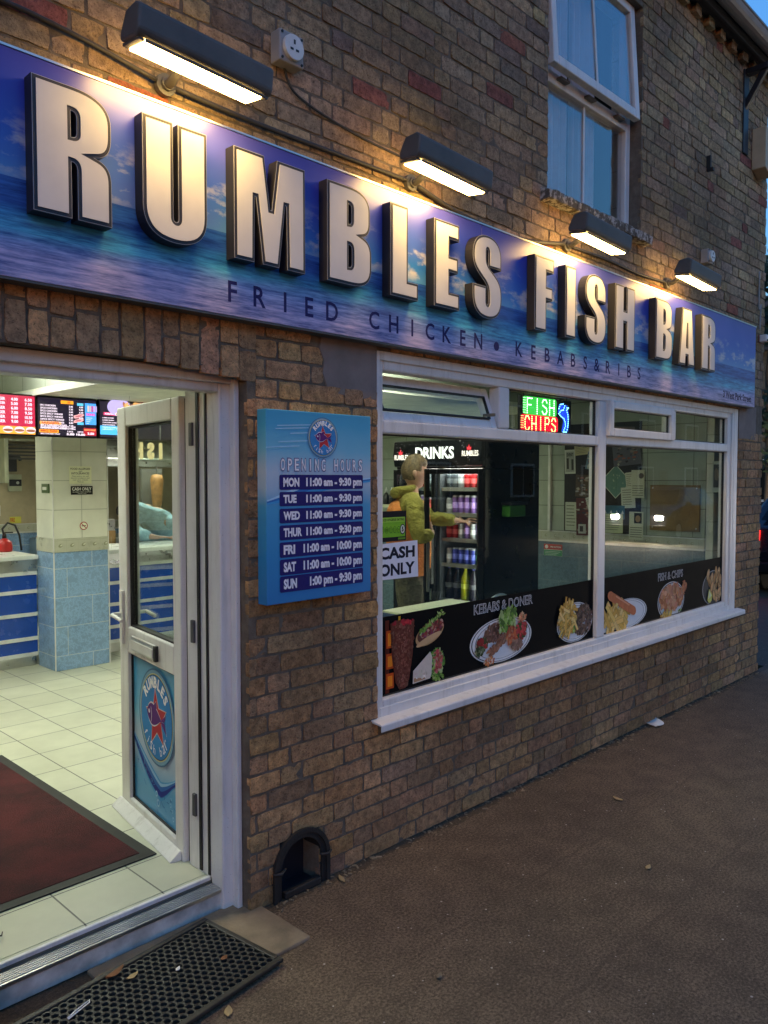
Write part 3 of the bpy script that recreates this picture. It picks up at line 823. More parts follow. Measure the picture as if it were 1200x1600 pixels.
mb = MB(); mb.box(.365, .3845, .0005, .016, .872, .938, 0, LM); mb.build('letter_plate_end', 'gasket', door)
mb = MB(); mb.box(.775, .812, .0005, .012, .88, 1.13, 0, LM)
mb.tube([LM @ Vector(p) for p in ((.793, .012, 1.02), (.793, .05, 1.02), (.78, .056, 1.02), (.69, .056, 1.015), (.665, .052, 1.008))], .0095, 8)
mb.tube([LM @ Vector(p) for p in ((.793, -.062, 1.02), (.793, -.11, 1.02), (.70, -.115, 1.01))], .0095, 8)
mb.build('door_handle', 'white_plastic', door, smooth=False, bevel=.002)
mb = MB()
mb.box(gS0 + .008, gS1 - .008, -.034, -.022, pZ0 + .008, pZ1 - .008, 0, LM)
pan = mb.build('door_panel', 'doorwater', door, origin=None)

def wave_shapes(f, x0, x1, zf, th, cols):
    """a breaking swell: stacked ribbons following the curve zf(x)"""
    n = 26
    for (dz0, dz1, c) in th:
        f.up()
        top = [(x0 + (x1 - x0) * i / n, zf(i / n) + dz1 * (.35 + .65 * math.sin(math.pi * min(1, (i / n) * 1.15)))) for i in range(n + 1)]
        bot = [(x0 + (x1 - x0) * i / n, zf(i / n) + dz0 * (.35 + .65 * math.sin(math.pi * min(1, (i / n) * 1.15)))) for i in range(n + 1)]
        for i in range(n): f.poly([bot[i], bot[i + 1], top[i + 1], top[i]], c)

def star_fish_badge(f, cx, cz, rx, rz):
    """round badge: ring, five pointed star, fish, curved lettering"""
    E = lambda k, c: f.up().ell(cx, cz, rx * k, rz * k, c, n=48)
    E(1.0, (.05, .13, .24)); E(.965, (.14, .30, .42)); E(.90, (.46, .44, .22)); E(.875, (.03, .05, .10)); E(.855, (.02, .19, .45))
    r = lambda x, z: (cx + x * rx, cz + z * rz)
    star = []
    for k in range(10):
        a = R(90 + 36 * k + 6); q = .56 if k % 2 == 0 else .25
        star.append(r(q * math.cos(a) + .02, q * math.sin(a) * 1.08 - .03))
    ctr = r(.02, -.03)
    f.up()
    big = [(ctr[0] + (p[0] - ctr[0]) * 1.09, ctr[1] + (p[1] - ctr[1]) * 1.09) for p in star]
    for i in range(10): f.poly([ctr, big[i], big[(i + 1) % 10]], (.55, .42, .38))
    f.up()
    for i in range(10): f.poly([ctr, star[i], star[(i + 1) % 10]], (.42, .035, .045))
    def fish(k, c, dx=0):
        body = []
        for i in range(25):
            u = i / 24; body.append((-.50 + .80 * u, .02 + .235 * k * math.sin(math.pi * u ** .75) * (1 - .12 * u) + .02 * (k - 1)))
        low = [(x, .02 - (z - .02) * .95) for x, z in body[::-1]]
        f.up().poly([r(x * (1 + .03 * (k - 1)) , z - .06 * (x + .1)) for x, z in body + low[1:-1]], c)
        e = .02 * (k - 1) * 5
        f.poly([r(.24, -.03), r(.56 + e, .17 + e), r(.47, .0)], c); f.poly([r(.24, -.03), r(.47, -.02), r(.57 + e, -.25 - e)], c)
        f.poly([r(-.16, .2), r(.02, .33 + e), r(.06, .18)], c)
    fish(1.14, (.60, .56, .60)); fish(1.0, (.095, .02, .15))
    f.up().ell(*r(-.37, .06), rx * .045, rz * .045, (.65, .6, .65), n=12)
    f.up()
    for i in range(8):
        a0, a1 = -1.0 + i * .25, -.75 + i * .25
        f.poly([r(-.32 + .08 * math.cos(a0), .01 + .19 * math.sin(a0)), r(-.32 + .08 * math.cos(a1), .01 + .19 * math.sin(a1)),
                r(-.30 + .08 * math.cos(a1), .01 + .19 * math.sin(a1)), r(-.30 + .08 * math.cos(a0), .01 + .19 * math.sin(a0))], (.6, .56, .6))
    f.up(); A = rz * .62
    # lettering follows the ring; squeeze the plane so the arc becomes the ellipse
    mb0 = f.mb; o, u, w = f.o.copy(), f.u.copy(), f.w.copy()
    f.o = f.P(cx, cz) - f.n * f.h; f.u = u * (rx / rz)
    f.arc_text('RUMBLES', 0, 0, rz * .60, R(90), R(100), rz * .24, (.72, .74, .74), .05)
    f.arc_text('fish bar', 0, 0, rz * .60, R(-90), R(105), rz * .19, (.70, .72, .74), .0, below=True)
    f.o, f.u = o, u
f = Flat(LM @ Vector((gS1 - .008, -.0215, 0)), u=-lu, n=ln)      # x runs from the free edge to the hinge
PW = gS1 - gS0 - .016
wave_shapes(f, .0, PW, lambda u: .47 - .17 * math.sin(min(1, u * 1.25) * math.pi * .5) + .10 * max(0, u - .62) / .38,
            [(-.07, .03, (.05, .27, .50)), (-.055, .012, (.02, .13, .38)), (-.05, -.02, (.015, .03, .20)), (.005, .022, (.20, .42, .62))], None)
for k in range(60):
    u = random.random(); x = u * PW; z = .46 - .17 * math.sin(min(1, u * 1.25) * 1.57) - random.random() ** 2 * .2
    f.bar(x, z, random.uniform(.01, .035), .003, random.uniform(-1.5, .3), random.choice([(.02, .09, .28), (.10, .36, .55), (.02, .15, .4)]))
for x, z, q in ((.27, .27, .011), (.29, .235, .014), (.43, .27, .008), (.45, .25, .006), (.46, .22, .009), (.44, .30, .005)):
    f.up().ell(x, z, q, q * 1.2, (.30, .52, .66)); f.up().ell(x, z, q * .6, q * .75, (.05, .28, .52))
f.build('water_splash', 'print', door)
f = Flat(LM @ Vector((gS1 - .008, -.0205, 0)), u=-lu, n=ln); f.h = .003
star_fish_badge(f, .285, .612, .205, .212)
f.build('fish_badge', 'print', door)

# ---- boot scraper: cast iron hood in the foot of the wall
bs = thing('boot_scraper', 'black cast iron arched boot scraper recess at the foot of the brick wall', 'boot scraper', (2.0, 0, 0))
def arch(r0, r1, zb, cz, cx=2.002):
    pts = []
    for k in range(17): a = math.pi * k / 16; pts.append((cx + r1 * math.cos(a), cz + r1 * math.sin(a)))
    pts += [(cx - r1, zb), (cx - r0, zb)]
    for k in range(17): a = math.pi - math.pi * k / 16; pts.append((cx + r0 * math.cos(a), cz + r0 * math.sin(a)))
    pts += [(cx + r0, zb), (cx + r1, zb)]
    return pts
def arch_mb(r0, r1, zb, cz, ya, yb):
    mb = MB(); P = arch(r0, r1, zb, cz)
    ou = [P[18 - 1 + 0]] if False else None
    n = 17; o = [(2.002 + r1, zb)] + P[:17] + [(2.002 - r1, zb)]; i_ = [(2.002 + r0, zb)] + P[19:36][::-1] + [(2.002 - r0, zb)]
    for k in range(len(o) - 1):
        mb.prism([o[k], o[k + 1], i_[k + 1], i_[k]], 'y', ya, yb)
    return mb
arch_mb(.104, .140, .002, .112, -.010, .095).build('iron_surround', 'cast_iron', bs, smooth=False)
arch_mb(.126, .144, .002, .112, -.018, -.0105).build('raised_rim', 'cast_iron', bs, smooth=False)
for sx, q in ((-1, .118), (1, .118)):
    mb = MB(); mb.tube([(2.002 + sx * .150, -.018, .122), (2.002 + sx * .12, -.028, .118), (2.002 + sx * .088, -.015, .124)], [.004, .008, .004], 8); mb.build('scraper_lug', 'cast_iron', bs, smooth=True)
mb = MB(); mb.box(1.91, 2.095, -.02, .01, .0025, .03); mb.build('foot_bar', 'cast_iron', bs, bevel=.004)

# ------------------------------------------------------------ fascia sign
SX, SZ = .03, 2.2215
sign = thing('fascia_sign', 'long shop sign printed with a blue beach, raised white letters reading RUMBLES FISH BAR', 'shop sign', (SX, -.03, SZ))
mb = MB(); mb.box(SX, 3.0875, -.060, -.002, SZ, 2.861); mb.box(3.0895, 6.712, -.060, -.002, SZ, 2.861)
mb.build('board', 'beach', sign, bevel=.0015)
mb = MB(); mb.box(SX - .004, 6.716, -.0635, -.001, 2.8612, 2.868); mb.build('edge_trim', 'alu', sign)
mb = MB(); mb.box(SX, 6.712, -.058, -.001, 2.214, 2.2213); mb.build('lower_trim', 'dark_metal', sign)

def bez(p0, c1, c2, p1, n=10):
    out = []
    for i in range(1, n + 1):
        u = i / n; a = (1 - u) ** 3; b = 3 * u * (1 - u) ** 2; c = 3 * u * u * (1 - u); d = u ** 3
        out.append((a * p0[0] + b * c1[0] + c * c2[0] + d * p1[0], a * p0[1] + b * c1[1] + c * c2[1] + d * p1[1]))
    return out
def path(*ops):
    pts = [ops[0]]
    for o in ops[1:]:
        if len(o) == 2: pts.append(o)
        else: pts += bez(pts[-1], (o[0], o[1]), (o[2], o[3]), (o[4], o[5]))
    return pts
GL = {
 'I': ([[(0, 0), (0, 1), (.27, 1), (.27, 0)]], .27),
 'L': ([[(0, 0), (0, 1), (.275, 1), (.275, .19), (.44, .19), (.44, 0)]], .44),
 'E': ([[(0, 0), (0, 1), (.45, 1), (.45, .81), (.275, .81), (.275, .61), (.43, .61), (.43, .43), (.275, .43), (.275, .19), (.455, .19), (.455, 0)]], .455),
 'F': ([[(0, 0), (0, 1), (.45, 1), (.45, .81), (.275, .81), (.275, .61), (.42, .61), (.42, .43), (.275, .43), (.275, 0)]], .45),
 'H': ([[(0, 0), (0, 1), (.27, 1), (.27, .62), (.35, .62), (.35, 1), (.62, 1), (.62, 0), (.35, 0), (.35, .43), (.27, .43), (.27, 0)]], .62),
 'M': ([[(0, 0), (0, 1), (.335, 1), (.402, .52), (.418, .52), (.485, 1), (.82, 1), (.82, 0), (.60, 0), (.592, .60), (.580, .60), (.505, 0), (.315, 0), (.240, .60), (.228, .60), (.22, 0)]], .82),
 'U': ([path((0, 1), (0, .27), (0, .08, .12, 0, .30, 0), (.48, 0, .60, .08, .60, .27), (.60, 1), (.323, 1), (.323, .21), (.323, .17, .277, .17, .277, .21), (.277, 1))], .6),
 'A': ([[(0, 0), (.135, 1), (.505, 1), (.64, 0), (.375, 0), (.362, .17), (.278, .17), (.265, 0)], [(.295, .33), (.345, .33), (.322, .72), (.318, .72)]], .64),
 'R': ([path((0, 0), (0, 1), (.30, 1), (.50, 1, .61, .93, .61, .78), (.61, .70), (.61, .58, .57, .53, .48, .51), (.57, .49, .61, .44, .61, .33), (.61, 0), (.335, 0), (.335, .36), (.335, .41, .325, .43, .292, .43), (.292, 0)),
        path((.290, .62), (.290, .815), (.325, .815, .332, .80, .332, .76), (.332, .67), (.332, .635, .325, .62, .290, .62))], .61),
 'B': ([path((0, 0), (0, 1), (.30, 1), (.50, 1, .60, .93, .60, .79), (.60, .69), (.60, .59, .56, .54, .49, .525), (.58, .50, .62, .44, .62, .34), (.62, .22), (.62, .06, .52, 0, .33, 0)),
        path((.292, .62), (.292, .82), (.325, .82, .332, .80, .332, .77), (.332, .67), (.332, .64, .325, .62, .292, .62)),
        path((.292, .18), (.292, .41), (.33, .41, .338, .39, .338, .35), (.338, .24), (.338, .20, .33, .18, .292, .18))], .62),
 'S': ([path((.575, .62), (.575, .75), (.575, .92, .47, 1.01, .295, 1.01), (.12, 1.01, .01, .92, .01, .74), (.01, .62, .06, .56, .18, .48), (.29, .405, .312, .37, .312, .30), (.312, .20), (.312, .15, .276, .15, .276, .20),
             (.276, .385), (.01, .385), (.01, .26), (.01, .08, .12, -.01, .295, -.01), (.48, -.01, .585, .08, .585, .27), (.585, .42, .54, .49, .41, .57), (.30, .64, .278, .66, .278, .73), (.278, .81), (.278, .85, .312, .85, .312, .81), (.312, .62))], .595),
}
def glyph_sheet(polys, off, ext, name):
    """a filled outline, grown or shrunk by off, given a depth"""
    cu = bpy.data.curves.new(name, 'CURVE'); cu.dimensions = '2D'; cu.fill_mode = 'BOTH'; cu.extrude = ext; cu.offset = off
    for p in polys:
        s = cu.splines.new('POLY'); s.points.add(len(p) - 1); s.use_cyclic_u = True
        for q, pt in zip(p, s.points): pt.co = (q[0], q[1], 0, 1)
    ob = bpy.data.objects.new(name, cu); COL.objects.link(ob)
    dg = bpy.context.evaluated_depsgraph_get()
    me = bpy.data.meshes.new_from_object(ob.evaluated_get(dg))
    v = [tuple(x.co) for x in me.vertices]; f = [tuple(x.vertices) for x in me.polygons]
    bpy.data.objects.remove(ob); bpy.data.curves.remove(cu); bpy.data.meshes.remove(me)
    return v, f
LZ, LH = 2.409, .381
LET = [('R', .945, .237), ('U', 1.285, .235), ('M', 1.628, .318), ('B', 2.056, .238), ('L', 2.405, .172), ('E', 2.682, .176), ('S', 2.953, .234),
       ('F', 3.467, .178), ('I', 3.760, .106), ('S', 3.962, .240), ('H', 4.304, .243), ('B', 4.828, .238), ('A', 5.172, .247), ('R', 5.535, .238)]
for ch, x, w in LET:
    polys, gw = GL[ch]
    pl = [[(px / gw * w, pz * LH) for px, pz in p] for p in polys]
    o = Vector((x, 0, LZ))
    def put(mb, off, ext, y, mi):
        v, f = glyph_sheet(pl, off, ext, 'letter_outline')
        mb.add([o + Vector((a, y - c, b)) for a, b, c in v], f, mi)
    mb = MB(); put(mb, 0, .023, -.086, 0); put(mb, -.0006, .0004, -.1098, 1); put(mb, -.0024, .0004, -.1108, 2)
    L = mb.build('letter', ['letter_side', 'letter_rim', 'letter_border'], sign)
    mb = MB(); put(mb, -.0122, .0012, -.1125, 0); put_face = mb.build('letter_face', 'letter_face', L)
NAVY = (.022, .022, .10)
def spaced(st, x0, x1, z0, z1, bold):
    n = len(st); pitch = (x1 - x0) / (n - 1 + .5)
    for i, c in enumerate(st):
        if c == ' ': continue
        w = min(text_tris(c, bold)[2] * (z1 - z0), pitch * .8) * .92; x = x0 + i * pitch + pitch * .25
        f = Flat((0, -.0605, 0)); f.text(c, x - w / 2, x + w / 2, z0, z1, NAVY, bold); f.build('tagline_letter', 'print', sign)
spaced('FRIED CHICKEN', 1.625, 3.095, 2.268, 2.342, .016)
f = Flat((0, -.0605, 0)); f.ell(3.212, 2.298, .022, .022, NAVY, n=16); f.build('tagline_dot', 'print', sign)
spaced('KEBABS&RIBS', 3.372, 4.745, 2.268, 2.342, .016)
f = Flat((0, -.0605, 0)); f.text('3 West Park Street', 6.06, 6.63, 2.254, 2.307, (.02, .015, .05), .025); f.build('address_lettering', 'print', sign)

# ------------------------------------------------------------ floodlights over the sign
def make_floodlight():
    r = thing('floodlight', 'x', 'floodlight', (0, 0, 0), 'floodlights along the top of the shop sign')
    T = Matrix.Translation((0, -.215, -.025)) @ Matrix.Rotation(R(2.2), 4, 'Y') @ Matrix.Rotation(R(9), 4, 'X')
    hw = .243; mb = MB()
    mb.prism([(.045, .0), (-.050, .0), (-.062, .018), (-.056, .088), (-.03, .10), (.03, .085), (.052, .02)], 'x', -hw, hw, 0, T)
    mb.build('housing', 'dark_metal', r, bevel=.008, local=True)
    mb = MB()
    for x in (-hw + .01, hw - .03): mb.prism([(-.052, -.001), (.047, -.001), (.047, -.010), (-.052, -.008)], 'x', x, x + .02, 0, T)
    mb.prism([(-.058, -.001), (-.05, -.001), (-.05, -.010), (-.058, -.008)], 'x', -hw + .03, hw - .03, 0, T)
    mb.build('lens_rim', 'dark_metal', r, local=True, bevel=.002)
    mb = MB(); mb.prism([(-.048, -.0015), (.046, -.0015), (.042, -.014), (-.040, -.012)], 'x', -hw + .032, hw - .032, 0, T); mb.build('lens', 'lens', r, local=True)
    mb = MB(); mb.tube([(0, -.012, 0), (0, -.05, -.004), (0, -.10, .02), (0, -.175, .03)], [.016, .016, .014, .014], 10); mb.build('arm', 'dark_metal', r, smooth=True, local=True)
    mb = MB(); mb.tube([(0, -.001, 0), (0, -.022, 0)], .036, 16); mb.tube([(0, -.0225, 0), (0, -.034, 0)], .022, 12); mb.build('wall_rose', 'dark_metal', r, local=True)
    return r
fl0 = make_floodlight()
LX = [(1.425, 2.951, 'floodlight nearest the camera, above the letters U and M of the sign'), (2.635, 2.949, 'floodlight above the letters L and E, between the near lamp and the window'),
      (3.925, 2.945, 'floodlight just under the stone sill of the upstairs window'), (5.19, 2.957, 'farthest floodlight, above the word BAR of the sign')]
for i, (x, z, lab) in enumerate(LX):
    o = fl0 if i == 0 else copy_tree(fl0)
    o.location = (x, 0, z); o['label'] = lab

def cable_run(name, pts, r, label, mat='cable'):
    mb = MB(); P = [Vector(p) for p in pts]; out = []
    for i in range(len(P) - 1):
        a = P[max(i - 1, 0)]; b = P[i]; c = P[i + 1]; d = P[min(i + 2, len(P) - 1)]
        for k in range(8):
            t = k / 8
            out.append(.5 * ((2 * b) + (c - a) * t + (2 * a - 5 * b + 4 * c - d) * t * t + (3 * b - a - 3 * c + d) * t ** 3))
    out.append(P[-1]); mb.tube(out, r, 6)
    return tag(mb.build(name, mat, smooth=True, origin=P[0]), label, 'cable')
cable_run('power_cable', [(.2, -.012, 2.96), (.9, -.012, 3.01), (1.39, -.02, 2.955)], .008, 'grey cable reaching the nearest floodlight from the left', )
cable_run('power_cable', [(1.46, -.02, 2.95), (1.8, -.014, 2.945), (2.2, -.012, 2.95), (2.60, -.02, 2.952)], .009, 'grey cable between the nearest and the second floodlight')
cable_run('power_cable', [(2.67, -.02, 2.945), (2.95, -.014, 2.90), (3.25, -.03, 2.874), (3.55, -.03, 2.885), (3.89, -.02, 2.945)], .011, 'black cable sagging from the second floodlight onto the sign edge')
cable_run('power_cable', [(3.96, -.02, 2.945), (4.4, -.012, 2.955), (4.8, -.012, 2.945), (5.155, -.02, 2.955)], .009, 'grey cable between the two farthest floodlights')
cable_run('power_cable', [(1.93, -.012, 3.19), (2.0, -.01, 3.11), (2.3, -.01, 3.06), (2.7, -.01, 3.04), (3.1, -.01, 3.0)], .005, 'thin brown cable trailing from the weatherproof socket')
cable_run('power_cable', [(6.90, -.012, 3.35), (6.905, -.012, 3.05), (6.95, -.012, 3.08), (6.93, -.012, 2.88)], .006, 'thin pale looped cable at the far corner of the wall', 'grey_plastic')

def socket(x, z, label, w=.115):
    r = thing('weatherproof_socket', label, 'socket', (x, 0, z), 'boxes on the brickwork')
    mb = MB(); mb.box(x - w / 2, x + w / 2, -.058, -.001, z - w / 2, z + w / 2); mb.build('back_box', 'grey_plastic', r, bevel=.006)
    mb = MB(); mb.tube([(x, -.0585, z), (x, -.074, z)], w * .40, 20); mb.build('round_face', 'white_plastic', r, bevel=.002)
    mb = MB()
    for dx, dz, a, b in ((0, .018, .004, .008), (-.013, -.01, .007, .004), (.013, -.01, .007, .004)): mb.box(x + dx - a, x + dx + a, -.0755, -.0742, z + dz - b, z + dz + b)
    mb.build('pin_slot', 'black_plastic', r)
    for sx in (-1, 1):
        for sz in (-1, 1): mb = MB(); mb.tube([(x + sx * w * .4, -.0582, z + sz * w * .4), (x + sx * w * .4, -.062, z + sz * w * .4)], .005, 8); mb.build('screw', 'black_plastic', r)
socket(1.93, 3.245, 'grey weatherproof socket on the brick wall above the letter M')
socket(5.80, 3.245, 'small pale socket box on the wall above the farthest floodlight', .10)

# alarm box, small camera
ab = thing('alarm_box', 'cream burglar alarm box with a shield mark high on the wall corner', 'alarm box', (6.84, 0, 4.26))
mb = MB(); mb.prism([(6.71, 4.12), (6.845, 4.07), (6.98, 4.12), (6.98, 4.44), (6.71, 4.44)], 'y', -.11, -.001); mb.build('case', plain('cream_plastic', (.52, .40, .26), .5), ab, bevel=.006)
f = Flat((0, -.111, 0)); f.poly([(6.78, 4.30), (6.78, 4.20), (6.845, 4.15), (6.91, 4.20), (6.91, 4.30), (6.845, 4.32)], (.02, .02, .04)).up().poly([(6.80, 4.285), (6.80, 4.21), (6.845, 4.175), (6.89, 4.21), (6.89, 4.285), (6.845, 4.30)], (.55, .55, .55))
f.up().bar(6.845, 4.235, .014, .07, 0, (.02, .02, .04))
for k in range(3): f.bar(6.845, 4.35 + k * .026, .16, .010, 0, (.25, .25, .27))
f.build('shield_mark', 'print', ab)
sc_ = thing('wall_sensor', 'small white sensor on the brick corner at the end of the sign', 'sensor', (6.97, 0, 2.80))
mb = MB(); mb.box(6.955, 7.01, -.06, -.001, 2.78, 2.84); mb.build('case', 'white_plastic', sc_, bevel=.008)
mb = MB(); mb.box(6.965, 7.0, -.063, -.0602, 2.785, 2.80); mb.build('sensor_window', 'black_plastic', sc_)

# ------------------------------------------------------------ opening hours sign
hs = thing('opening_hours_sign', 'blue box sign with the opening hours on the brick wall beside the door', 'sign', (1.80, -.05, 1.176))
mb = MB(); mb.box(1.80, 2.343, -.056, -.001, 1.176, 1.906); mb.build('box', 'hours', hs, bevel=.003)
f = Flat((1.80, -.0563, 1.176))
wave_shapes(f, .003, .54, lambda u: .40 + .03 * math.sin(u * 4.2 - .5) + .085 * u * u, [(-.03, .02, (.03, .30, .56)), (-.012, .012, (.02, .15, .42)), (.004, .02, (.30, .52, .68))], None)
for k in range(6): f.bar(random.uniform(.05, .5), random.uniform(.58, .70), random.uniform(.1, .25), .004, .06, (.22, .46, .66))
f.build('water_line', 'print', hs)
rows = [('MON', '11:00 am - 9:30 pm', 1.603, 1.663), ('TUE', '11:00 am - 9:30 pm', 1.541, 1.598), ('WED', '11:00 am - 9:30 pm', 1.477, 1.535), ('THUR', '11:00 am - 9:30 pm', 1.413, 1.472),
        ('FRI', '11:00 am - 10:00 pm', 1.347, 1.408), ('SAT', '11:00 am - 10:00 pm', 1.280, 1.343), ('SUN', '1:00 pm - 9:30 pm', 1.215, 1.279)]
for d, hrs, za, zb in rows:
    f = Flat((0, -.0575, 0)); f.rrect(1.860, 2.296, za + .003, zb, .007, (.018, .016, .12)).up(2)
    h = zb - za
    wd = {'MON': .078, 'TUE': .064, 'WED': .080, 'THUR': .090, 'FRI': .056, 'SAT': .060, 'SUN': .064}[d]
    f.text(d, 1.878, 1.878 + wd, za + .014, zb - .011, (.66, .66, .72), .05)
    x0 = 1.990 if '10:00 pm' not in hrs else 1.975
    if d == 'SUN': x0 = 2.007
    f.text(hrs, x0, 2.288, za + .006, zb - .011, (.66, .66, .72), .05)
    f.build('hours_row', 'print', hs)
f = Flat((0, -.0575, 0)); f.step = .0004
n = len('OPENING HOURS'); 
for i, c in enumerate('OPENING HOURS'):
    if c == ' ': continue
    x = 1.860 + (2.298 - 1.860) * (i + .5) / n; w = .011 if c != 'I' else .0035
    f.text(c, x - w - .002, x + w + .002, 1.6745, 1.7275, (.10, .12, .25), .05); f.up(2); f.text(c, x - w + .001, x + w - .001, 1.6785, 1.7235, (.62, .64, .70), .015); f.h -= f.step * 2
f.build('heading', 'print', hs)
f = Flat((0, -.0575, 0)); f.step = .0003; star_fish_badge(f, 2.077, 1.808, .079, .079); f.build('fish_badge', 'print', hs)

# ------------------------------------------------------------ food pictures on the window (flat prints on the glass)
DK = (.008, .008, .009)
def blob(f, cx, cz, rx, rz, cols, n, s0, s1, rot=0.):
    for k in range(n):
        a = random.uniform(0, 2 * math.pi); q = math.sqrt(random.random())
        x, z = rx * q * math.cos(a), rz * q * math.sin(a)
        f.h += f.step * .05
        f.ell(cx + x * math.cos(rot) - z * math.sin(rot), cz + x * math.sin(rot) + z * math.cos(rot), random.uniform(s0, s1), random.uniform(s0, s1) * .7, var(random.choice(cols), .25), random.uniform(0, 3.1), 8, .25)
def chips(f, cx, cz, rx, rz, n, L=.075, w=.013):
    for k in range(n):
        a = random.uniform(0, 2 * math.pi); q = math.sqrt(random.random()); t = k / n
        f.h += f.step * .12
        c = var(random.choice([(.62, .36, .08), (.70, .44, .12), (.55, .30, .06), (.75, .52, .18)]), .12)
        x, z, r_, l_ = cx + rx * q * math.cos(a), cz + rz * q * math.sin(a), random.uniform(-.5, 2.6), random.uniform(.6, 1.1) * L
        f.bar(x, z, l_ + .003, w + .004, r_, tuple(v * .45 for v in c)); f.h += f.step * .05; f.bar(x, z, l_, w, r_, c)
def lettuce(f, pts, s=.02):
    for x, z in pts:
        for k in range(4):
            f.h += f.step * .06
            f.ell(x + random.uniform(-s, s) * .6, z + random.uniform(-s, s) * .6, random.uniform(.3, .7) * s, random.uniform(.2, .5) * s, var(random.choice([(.12, .25, .04), (.22, .36, .08), (.06, .14, .03), (.32, .42, .16)]), .2), random.uniform(0, 3), 9, .35)
def plate(f, cx, cz, rx, rz):
    f.up().ell(cx, cz, rx, rz, (.55, .56, .55), n=48); f.up().ell(cx, cz, rx * .955, rz * .955, (.03, .03, .03), n=48); f.up().ell(cx, cz, rx * .93, rz * .93, (.62, .63, .62), n=48)
    f.up().ell(cx, cz, rx * .84, rz * .84, (.05, .05, .05), n=48); f.up().ell(cx, cz, rx * .825, rz * .825, (.60, .61, .60), n=48); f.up()
def outlined(f, st, x0, x1, z0, z1):
    f.up(2).text(st, x0, x1, z0, z1, (.55, .55, .55), .03); f.up(2); k = .0035
    f.text(st, x0 + k, x1 - k, z0 + k, z1 - k, (.10, .10, .10), -.006)

wg = thing('window_graphic', 'black window strip with kebab and doner pictures on the left pane', 'window graphic', (3.4, .044, .68), 'food picture strips on the shop window')
mb = MB(); mb.box(2.503, 4.357, .0455, .0495, .679, 1.030); mb.build('black_film', 'tinted', wg)
Y0 = .0450
f = Flat((0, Y0, 0))     # doner on its spit beside the glowing grill
f.rect(2.535, 2.56, .682, 1.012, (.10, .015, .008)).up()
for z0, z1 in ((.70, .77), (.79, .86), (.885, .965)):
    f.rect(2.54, 2.59, z0, z1, (.55, .07, .012)).up().rect(2.55, 2.58, z0 + .01, z1 - .012, (.80, .22, .02)).up()
f.rect(2.618, 2.632, .99, 1.022, (.55, .30, .02)).up()
f.poly([(2.565, .995), (2.60, 1.005), (2.68, 1.002), (2.725, .985), (2.715, .84), (2.69, .72), (2.665, .685), (2.625, .685), (2.60, .72), (2.575, .84)], (.14, .035, .022)).up()
for k in range(420):
    z = random.uniform(.695, .99); t = (z - .69) / .31; h = .028 + .046 * min(1, t * 1.4); x = 2.645 + random.uniform(-h, h)
    f.h += f.step * .03; s = 1 - .45 * abs(x - 2.645) / h
    f.ell(x, z, random.uniform(.004, .010), random.uniform(.003, .006), tuple(v * s for v in var(random.choice([(.27, .085, .055), (.20, .06, .04), (.33, .12, .08)]), .2)), random.uniform(0, 3), 7, .2)
blob(f, 2.645, .993, .065, .010, [(.45, .03, .04), (.30, .02, .03)], 24, .006, .012)
f.build('doner_picture', 'print', wg)
f = Flat((0, Y0, 0))     # pitta
f.ell(2.84, .915, .105, .050, (.48, .27, .12), .28, 36).up().ell(2.845, .925, .098, .046, (.12, .05, .03), .28, 36).up()
blob(f, 2.855, .930, .082, .032, [(.30, .05, .04), (.16, .03, .03), (.42, .22, .16), (.24, .05, .09)], 110, .006, .014, .28)
lettuce(f, [(2.77 + .012 * k, .925 + .006 * k + random.uniform(-.004, .008)) for k in range(14)], .018)
f.h += f.step; f.ell(2.83, .888, .095, .016, (.55, .34, .17), .25, 30)
f.build('pitta_picture', 'print', wg)
f = Flat((0, Y0, 0))     # wrap
lettuce(f, [(2.86 + random.uniform(-.03, .07), .765 + random.uniform(-.075, .075)) for k in range(30)], .022)
blob(f, 2.89, .77, .036, .05, [(.40, .06, .06), (.50, .10, .10), (.42, .24, .16), (.30, .10, .05)], 90, .007, .014)
lettuce(f, [(2.855 + .01 * random.random(), .70 + .012 * k) for k in range(10)] + [(2.87 + .012 * k, .70 + random.uniform(-.01, .012)) for k in range(6)], .016)
f.up().poly([(2.712, .695), (2.715, .755), (2.835, .828), (2.850, .80), (2.845, .72), (2.835, .70)], (.56, .48, .40)).up().poly([(2.718, .70), (2.72, .72), (2.80, .71), (2.80, .703)], (.40, .22, .12))
blob(f, 2.77, .73, .04, .02, [(.62, .55, .47), (.52, .43, .34)], 22, .004, .012)
f.build('wrap_picture', 'print', wg)
f = Flat((0, Y0, 0))     # mixed grill platter
plate(f, 3.42, .800, .275, .118); f.h += f.step
blob(f, 3.34, .845, .075, .045, [(.16, .075, .05), (.22, .11, .075), (.10, .05, .035)], 150, .008, .016)
blob(f, 3.245, .80, .045, .030, [(.34, .03, .03), (.22, .02, .02), (.06, .07, .03)], 50, .008, .018)
blob(f, 3.225, .765, .04, .022, [(.07, .09, .04), (.03, .05, .02), (.14, .16, .08)], 40, .008, .014)
for k in range(150):
    t = random.random(); f.h += f.step * .04
    f.ell(3.30 + .22 * t + random.uniform(-.02, .02), .735 + .125 * t + random.uniform(-.02, .02), random.uniform(.008, .016), random.uniform(.006, .011), var(random.choice([(.26, .11, .065), (.34, .15, .09), (.19, .08, .05)]), .2), .6, 8, .25)
blob(f, 3.50, .81, .055, .05, [(.48, .10, .04), (.56, .16, .06), (.38, .06, .035), (.50, .22, .13)], 120, .008, .018)
blob(f, 3.59, .83, .045, .045, [(.38, .03, .03), (.46, .05, .05), (.05, .08, .03)], 70, .010, .020)
blob(f, 3.54, .755, .05, .022, [(.20, .11, .08), (.27, .16, .11)], 50, .010, .018)
blob(f, 3.59, .90, .035, .022, [(.55, .25, .12), (.45, .12, .06), (.6, .36, .2)], 40, .006, .012)
